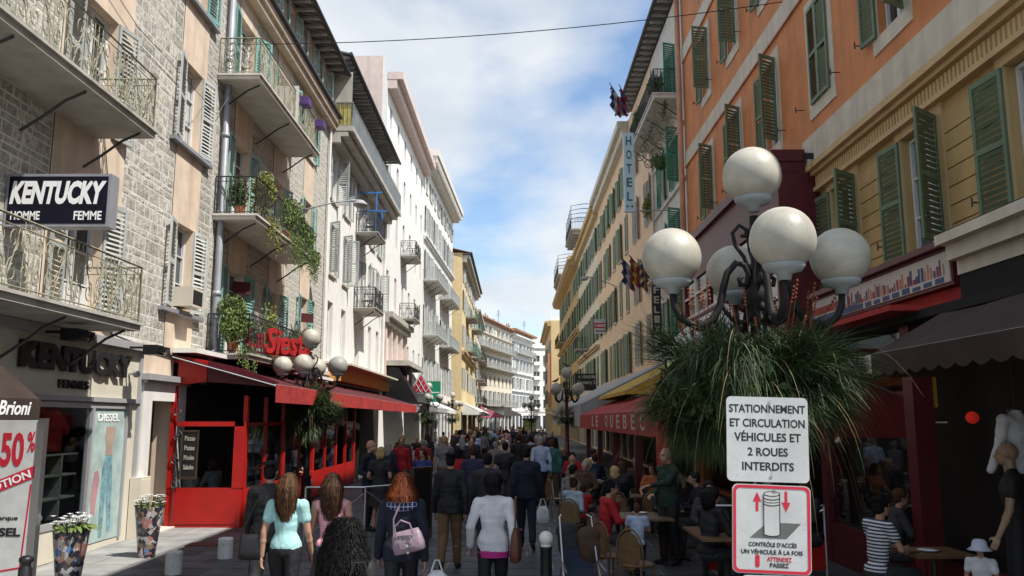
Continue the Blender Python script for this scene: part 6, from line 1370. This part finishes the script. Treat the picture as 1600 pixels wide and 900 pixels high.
# --- furniture
def cafe_chair(x, y, rz, label, group='cane bistro chairs on the right terrace'):
    t = thing('cafe_chair', label, 'chair', (x, y, 0), R(rz), group)
    def mk(): 
        s = MB().lathe((0, 0, .43), [(.2, 0), (.215, .012), (.21, .03), (.19, .032)], 16).mesh('seat', 'wood_cane', True)
        bk = MB(); pts = [(.19 * math.cos(a), -.17, .62 + .27 * math.sin(a)) for a in [PI * k / 10 for k in range(11)]]
        bk.tube([(.19, -.14, .44)] + pts + [(-.19, -.14, .44)], .014, 6)
        bk.poly([(.165 * math.cos(a), .62 + .235 * math.sin(a)) for a in [2 * PI * k / 16 for k in range(16)]], -.176, -.166)
        lg = MB().tube([(0, 0, 0), (0, 0, .44)], .013, 6).mesh('leg', 'wood_cane'); return s, bk.mesh('backrest', 'wood_cane'), lg
    s, bk, lg = cached(('chair',), mk); place('seat', s, t); place('backrest', bk, t)
    for a in (-.15, .15):
        for c in (-.15, .15): place('leg', lg, t, (a, c, 0))
def cafe_table(x, y, label, w_=.7, group='cafe tables on the terraces'):
    t = thing('cafe_table', label, 'table', (x, y, 0), 0, group); box('tabletop', 'wood_cane', t, -w_ / 2, w_ / 2, -w_ / 2, w_ / 2, .71, .74); MB().tube([(0, 0, .02), (0, 0, .71)], .03, 8).build('pedestal', 'iron', t); MB().box(-.25, .25, -.03, .03, 0, .03).box(-.03, .03, -.25, .25, 0, .029).build('base', 'iron', t)
glass_mat('tumbler', (.9, .93, .95))
def glass(x, y, z, label):
    MB().lathe((0, 0, 0), [(.032, 0), (.006, .005), (.005, .08), (.03, .1), (.04, .14), (.034, .19)], 12, False).build('wine_glass', 'tumbler', None, (x, y, z), smooth=True, label=label, category='glass', group='glasses on the cafe tables')
def plate_(x, y, z, label): MB().lathe((0, 0, 0), [(.06, 0), (.12, .015), (.125, .018), (.07, .008)], 20).build('plate', 'text_white', None, (x, y, z), smooth=True, label=label, category='plate', group='plates on the cafe tables')
tabs = [(1.95, 13.6, 'cane table behind the red jacketed woman', 1), (3.05, 11.6, 'laid table behind the near steel barrier', 1.3), (2.2, 17.2, 'table of the blond woman in black', .7), (2.0, 21, 'table by the second red post', .7), (3.3, 15.2, 'table deep under the LE QUEBEC awning', .7), (1.9, 25, 'far table on the right terrace', .7)]
for x, y, l_, w_ in tabs:
    cafe_table(x, y, l_, w_)
    for k, (gx, gy, wd) in enumerate(((-.32, -.3, 'near left corner'), (.3, -.22, 'near right corner'), (0, .05, 'middle'), (.33, .33, 'far right corner'))): glass(x + gx * w_, y + gy * w_, .741, 'glass at the %s of the %s' % (wd, l_))
    for gx, gy, wd in ((-.05, -.3, 'near side'), (.1, .33, 'far side')): plate_(x + gx * w_, y + gy * w_, .741, 'white plate on the %s of the %s' % (wd, l_))
for x, y, rz, l_ in ((1.3, 11.6, -60, 'cane chair with slanted back nearest the stroller'), (1.55, 10.9, -40, 'cane chair at the front of the terrace by the red post'), (1.0, 14.9, -20, 'cane chair behind the boy in grey'), (1.95, 16.3, 0, 'cane chair under the blond woman in black'), (2.6, 16.4, 10, 'empty cane chair beside the blond woman in black'), (.95, 19.6, -70, 'cane chair at the edge of the street by the grey shirt'), (1.2, 17.9, -10, 'empty cane chair in front of the second table'), (1.3, 12.6, -75, 'cane chair under the woman in red')): cafe_chair(x, y, rz, l_)
diner(1.32, 12.6, -80, ('red', 'cardigan'), ('black', 'short'), 'woman with short dark hair in a red cardigan resting her chin at the cane table', True, ('chin', 'table'), fine=True)
diner(1.0, 14.9, -35, ('paleblue', 'shirt'), ('brown', 'short'), 'boy in a pale grey shirt turning on his chair by the stroller', False, ('table', 'bend'), 1.55, fine=True)
diner(1.75, 12.2, -10, ('lightblue', 'tee'), ('mid', 'short'), 'small child in light blue sitting beside the woman in red', False, h=1.15, z=.14)
diner(1.25, 15.4, 10, ('red', 'tee'), ('brown', 'short'), 'small child in dark red behind the boy in grey', False, h=1.2, z=.12)
diner(1.95, 16.3, 5, ('black', 'cardigan'), ('blond', 'bob'), 'blond woman in a black top with her back to the camera on the right terrace', True)
diner(1.35, 21.2, -90, ('grey', 'tee'), None, 'bald man in a grey tee leaning on the street side table', False)
diner(1.55, 18.4, 170, ('brown_top', 'shirt'), ('grey', 'short'), 'grey haired diner in brown facing the camera on the right terrace')
diner(2.9, 17.6, 150, ('orange_top', 'tee'), ('brown', 'long'), 'woman with long hair in a rust top under the LE QUEBEC awning', True)
diner(3.5, 18.9, 190, ('beige', 'cardigan'), ('mid', 'long'), 'woman in a beige cardigan deep under the LE QUEBEC awning', True)
person(2.45, 13.55, 120, 1.80, ('green', 'shirt'), ('black', 'loose'), None, 'bald waiter in dark green bending over the table beside the red post', 'stand', ('reach', 'bend'), fine=True)
diner(2.55, 11.3, -60, ('black', 'cardigan'), ('black', 'long'), 'dark haired diner in black just behind the red post', True, fine=True)
diner(3.75, 11.9, 80, ('charcoal', 'tee'), ('brown', 'long'), 'diner reaching over the laid table behind the traffic signs', True, ('reach', 'table'), fine=True)
diner(4.15, 9.9, -75, ('stripes', 'tee'), ('black', 'short'), 'diner in a navy and white striped shirt right of the traffic signs', False, fine=True)
cafe_table(4.85, 10.0, 'table before the striped shirt diner', .7); plate_(4.8, 10, .741, 'white plate before the striped shirt diner')
t_, _ = person(4.72, 8.75, 150, 1.03, ('white', 'tee'), ('beige', 'shorts'), ('blond', 'short'), 'small child in a white sun hat and white top at the bottom right', 'stand', ('down', 'bend'), fine=True)
mat('hat_white', (.50, .55, .68)); MB().lathe((0, .03, 1.66), [(.20, -.055), (.125, .0), (.115, .08), (.08, .12), (.01, .13)], 24).build('sun_hat', 'hat_white', t_, smooth=True)
# mannequins
def mannequin(x, y, z, rz, h, top, label, head=True):
    t = thing('mannequin', label, 'mannequin', (x, y, z), R(rz), 'mannequins at the right edge', (h / 1.75,) * 3); J = skel('stand', ('down', 'down')); m = mat('mannequin_skin', (.30, .20, .13), rough=.3)
    place('body', body_mesh(J, False, True, 'mannequin_skin'), t); place('shirt', top_mesh(J, False, 'tee', True, 'c_' + top), t); place('trousers', leg_mesh(J, 'loose', True, 'c_black'), t); MB().lathe((0, 0, -.1), [(.2, 0), (.2, .02), (.02, .03), (.02, .15)], 16).build('base_plate', 'steel', t)
for k, (x, y, hd, tp, hr, f, l_) in enumerate(((2.5, 14.3, 200, 'black', ('brown', 'bob'), True, 'diner in black facing the camera behind the waiter'), (3.2, 14.6, 90, 'navy', ('black', 'short'), False, 'diner in navy left of the waiter in the dark'), (2.35, 18.3, 10, 'charcoal', ('mid', 'long'), True, 'long haired diner in charcoal behind the empty cane chair'), (2.9, 20.2, 170, 'brown_top', ('grey', 'short'), False, 'grey haired diner in brown deeper under the LE QUEBEC awning'), (2.1, 22, 0, 'navy', ('brown', 'short'), False, 'diner in navy with back turned near the third red post'), (1.6, 23.4, 180, 'red', ('black', 'bob'), True, 'diner in a red top facing the camera at the far table'), (2.3, 25.6, -90, 'white', ('brown', 'short'), False, 'diner in white at the far end of the right terrace'), (1.55, 27.2, 180, 'black', ('blond', 'short'), False, 'fair haired diner in black at the farthest street side table'), (2.9, 12.7, 170, 'charcoal', ('black', 'bob'), True, 'diner in charcoal on the far side of the laid table'), (3.5, 12.4, 190, 'navy', ('grey', 'short'), False, 'grey haired diner in navy on the far side of the laid table'), (4.4, 12.6, 100, 'black', ('brown', 'long'), True, 'diner in black half hidden behind the traffic signs'), (4.95, 11.2, -100, 'charcoal', ('mid', 'short'), False, 'diner in charcoal in the dark window behind the striped shirt'), (1.1, 16.9, -60, 'grey', ('black', 'short'), False, 'diner in grey beside the second cane table'), (1.75, 19.6, 140, 'denim_dark', ('blond', 'bob'), True, 'blond diner in dark blue facing the street by the second red post'))): diner(x, y, hd, (tp, 'shirt' if not f else 'cardigan'), hr, l_, f)
mannequin(5.12, 8.75, .18, 55, 1.84, 'black', 'bald mannequin in a black polo shirt at the right edge')
t = thing('display_blouse', 'white blouse hung above the black shirted mannequin', 'blouse', (5.32, 8.95, 1.62), R(20))
J = skel('stand', ('down', 'down')); b = top_mesh(J, True, 'shirt', True, 'c_white'); place('blouse', b, t, (0, 0, -.78)); MB().tube([(-.15, 0, .68), (0, 0, .76), (.15, 0, .68)], .008, 5).tube([(0, 0, .76), (0, 0, 1.9)], .004, 4).build('hanger', 'iron', t)
box('door_post', 'concrete_pale', None, 5.95, 6.25, 7.9, 8.5, 0, 3.3, label='pale stone pier at the right edge behind the blouse', category='pier')
text('lettering', 'x', .01, .01, 'text_black', RT, (3.55, -6, .5)) if 0 else None
box('yellow_notice', 'awning_yellow', RT, 2.62, 2.8, -3.99, -3.97, 2.4, 2.95); box('wall_lamp', 'window_white', RT, 2.6, 2.9, -3.99, -3.96, 2.2, 2.22)
# left terrace diners seen through the glass
for x, y, hd, tp, hr, l_, f in ((-6.65, 18.9, 60, ('grey', 'cardigan'), ('mid', 'bob'), 'woman in a grey top behind the first red window', True), (-6.25, 19.9, 175, ('navy', 'shirt'), ('black', 'short'), 'dark dressed diner behind the woman in grey', False), (-6.2, 24, -100, ('teal', 'tee'), ('brown', 'short'), 'waiter like diner in a green top inside the red terrace', False), (-6.4, 26, 90, ('charcoal', 'tee'), ('black', 'short'), 'diner in dark clothes by the lamp basket inside the terrace', False), (-6.1, 28.2, 120, ('blue', 'shirt'), ('black', 'short'), 'diner in a blue shirt near the end of the red terrace', False), (-6.0, 22.0, 20, ('white', 'tee'), ('blond', 'long'), 'fair haired woman in white inside the red terrace', True)):
    diner(x, y, hd, tp, hr, l_, f)
for k, (x, y) in enumerate(((-6.3, 19.4), (-6.4, 23.2), (-6.3, 27))): cafe_table(x, y, ('table behind the first red window', 'second table inside the red terrace', 'last table inside the red terrace')[k])
rc = random.Random(5)
for k, (x, y) in enumerate(((-4.6, 33), (-4.2, 34.6), (-3.7, 33.5), (-4.9, 36), (-4.1, 37), (-3.6, 31), (-4.4, 29.8), (-3.4, 28.2), (-2.9, 25.5), (-3.9, 26))):
    c = ('white', 'lightblue', 'beige', 'navy', 'grey', 'white', 'charcoal', 'lightblue', 'pink', 'brown_top')[k]
    diner(x, y, rc.uniform(0, 360), (c, 'tee'), (('brown', 'blond', 'grey', 'black', 'mid')[k % 5], 'short' if k % 2 else 'bob'), ('seated diner in %s under the second red awning, %s' % (cwords[c], ('by the first post', 'facing the street', 'street side', 'deepest under the cloth', 'beside the far post', 'next to the menu board', 'at the nearest table', 'behind the blue dress', 'closest to the walkers', 'behind the blond woman')[k])), k % 2 == 0)
# --- bags and stroller
def bag(name, label, loc, rz, w_, h_, d_, m, strap, cat='handbag', slouch=.8, tilt=0):
    t = thing(name, label, cat, loc, R(rz)); b = MB(); b.ring_skin([[(a * w_ / 2 * math.copysign(abs(math.cos(q)) ** .5, math.cos(q)), e * d_ / 2 * math.copysign(abs(math.sin(q)) ** .6, math.sin(q)), z * h_) for q in [2 * PI * k / 24 for k in range(24)]] for a, e, z in ((.86, .7, 0), (.98, 1, .06), (1, 1, .35), (.92, .8, .75), (slouch, .35, 1))])
    t.rotation_euler = (0, R(tilt), R(rz)); o = b.build('bag_body', m, t, smooth=True); MB().tube(strap, .009, 6).build('strap', m, t); return t
mat('lilac', (.24, .18, .22), rough=.4, var=.12, vs=10, bump=.5, bs=14); mat('leather_brown', (.10, .035, .018), rough=.4, var=.3, vs=8); mat('leather_black', (.012, .011, .012), rough=.35); mat('plastic_white', (.55, .56, .58), rough=.3, var=.15, vs=12, bump=.8, bs=10)
t = bag('handbag', 'lilac leather handbag slung on the back of the red haired woman', (-1.04, 8.66, .93), -8, .33, .22, .14, 'lilac', [(-.13, 0, .2), (-.1, .0, .35), (.04, .06, .56), (.08, .12, .6)], tilt=-14)
for s in (0,): MB().tube([(-.09, -.07, .17), (-.08, -.09, .28), (0, -.09, .33), (.08, -.09, .28), (.09, -.07, .17)], .010, 6).tube([(-.05, -.078, .16), (-.06, -.083, .06), (.06, -.083, .06), (.05, -.078, .16)], .007, 5).build('handle', 'lilac', t)
MB().ell((0, -.085, .07), (.018, .006, .018), 10, 6).box(-.012, .012, -.09, -.08, .0, .02).build('clasp', 'steel', t)
bag('shoulder_bag', 'brown leather shoulder bag hanging at the right side of the white cardigan', (.02, 9.42, .72), 85, .26, .36, .12, 'leather_brown', [(-.09, 0, .3), (-.03, .0, .68), (.05, 0, .68), (.09, 0, .3)], slouch=.6)
bag('shoulder_bag', 'black shoulder bag hanging left of the mint tee', (-2.78, 9.15, .78), 0, .29, .26, .11, 'leather_black', [(-.12, 0, .28), (.02, .02, .6), (.25, .05, .68), (.14, 0, .28)], slouch=.9)
bag('carrier_bag', 'white plastic carrier bag held by the navy jacketed man', (.50, 14.95, .45), 20, .24, .30, .10, 'plastic_white', [(-.07, 0, .28), (-.03, 0, .42), (.03, 0, .42), (.07, 0, .28)], 'bag', .5)
bag('carrier_bag', 'crumpled pale carrier bag beside the red haired woman', (-.78, 8.75, .48), 10, .26, .26, .16, 'plastic_white', [(-.06, 0, .24), (-.02, 0, .36), (.02, 0, .36), (.06, 0, .24)], 'bag', .35)
bag('backpack', 'dark backpack on the curly haired person at the bottom', (-1.0, 5.55, .78), 8, .30, .46, .18, 'leather_black', [(-.08, 0, .4), (-.02, 0, .56), (.04, 0, .56), (.08, 0, .4)], 'backpack', .8)
# stroller
t = thing('stroller', 'folded parasol style baby stroller with coats over its handles beside the terrace chairs', 'stroller', (.82, 10.6, 0), R(8))
b = MB()
for s in (-.24, .24): b.tube([(s, -.25, .1), (s * .9, .05, .5), (s * .85, .3, 1.02), (s * .7, .38, 1.04)], .013, 6).tube([(s * 1.0, .35, .1), (s * .9, .05, .52), (s, -.3, .45)], .012, 6)
b.tube([(-.24, -.25, .28), (0, -.29, .27), (.24, -.25, .28)], .012, 6); b.build('frame', 'steel', t)
me = MB().tube([(-.02, 0, 0), (.02, 0, 0)], .085, 14).mesh('wheel', 'black_paint')
for x in (-.27, -.21, .21, .27):
    for y in (-.25, .35): place('wheel', me, t, (x, y, .085))
b = MB().ring_skin([[(sx * .19, y - .02 * sx * sx, z) for sx in (-1, -.5, 0, .5, 1)] + [(sx * .19, y + .05, z + .02) for sx in (1, .5, 0, -.5, -1)] for y, z in ((-.2, .34), (0, .30), (.14, .42), (.26, .8))]); b.build('seat', 'c_denim_dark', t)
for k, (x, y, z, m) in enumerate(((-.1, .3, .85, 'c_charcoal'), (.15, .22, .8, 'c_brown_top'))):
    b = MB(); b.ell((0, 0, 0), (.16, .09, .12)).ell((.02, -.05, -.16), (.13, .05, .18)).ell((-.08, -.03, -.1), (.06, .05, .2)); place('coat', remesh(b, .015, 'coat', m, 4), t, (x, y, z))
t = thing('person', 'blond person cut off at the very bottom left corner', 'person', (-1.93, 3.1, -.02), 0)
J = skel('stand', ('down', 'down'))
place('body', body_mesh(J, True, False, 'skin'), t); place('top', top_mesh(J, True, 'tee', False, 'c_grey'), t); place('trousers', leg_mesh(J, 'slim', False, 'c_black'), t); place('hair', hair_mesh(J, 'bob', True, 'hair_blond'), t)
t.scale = (.97,) * 3
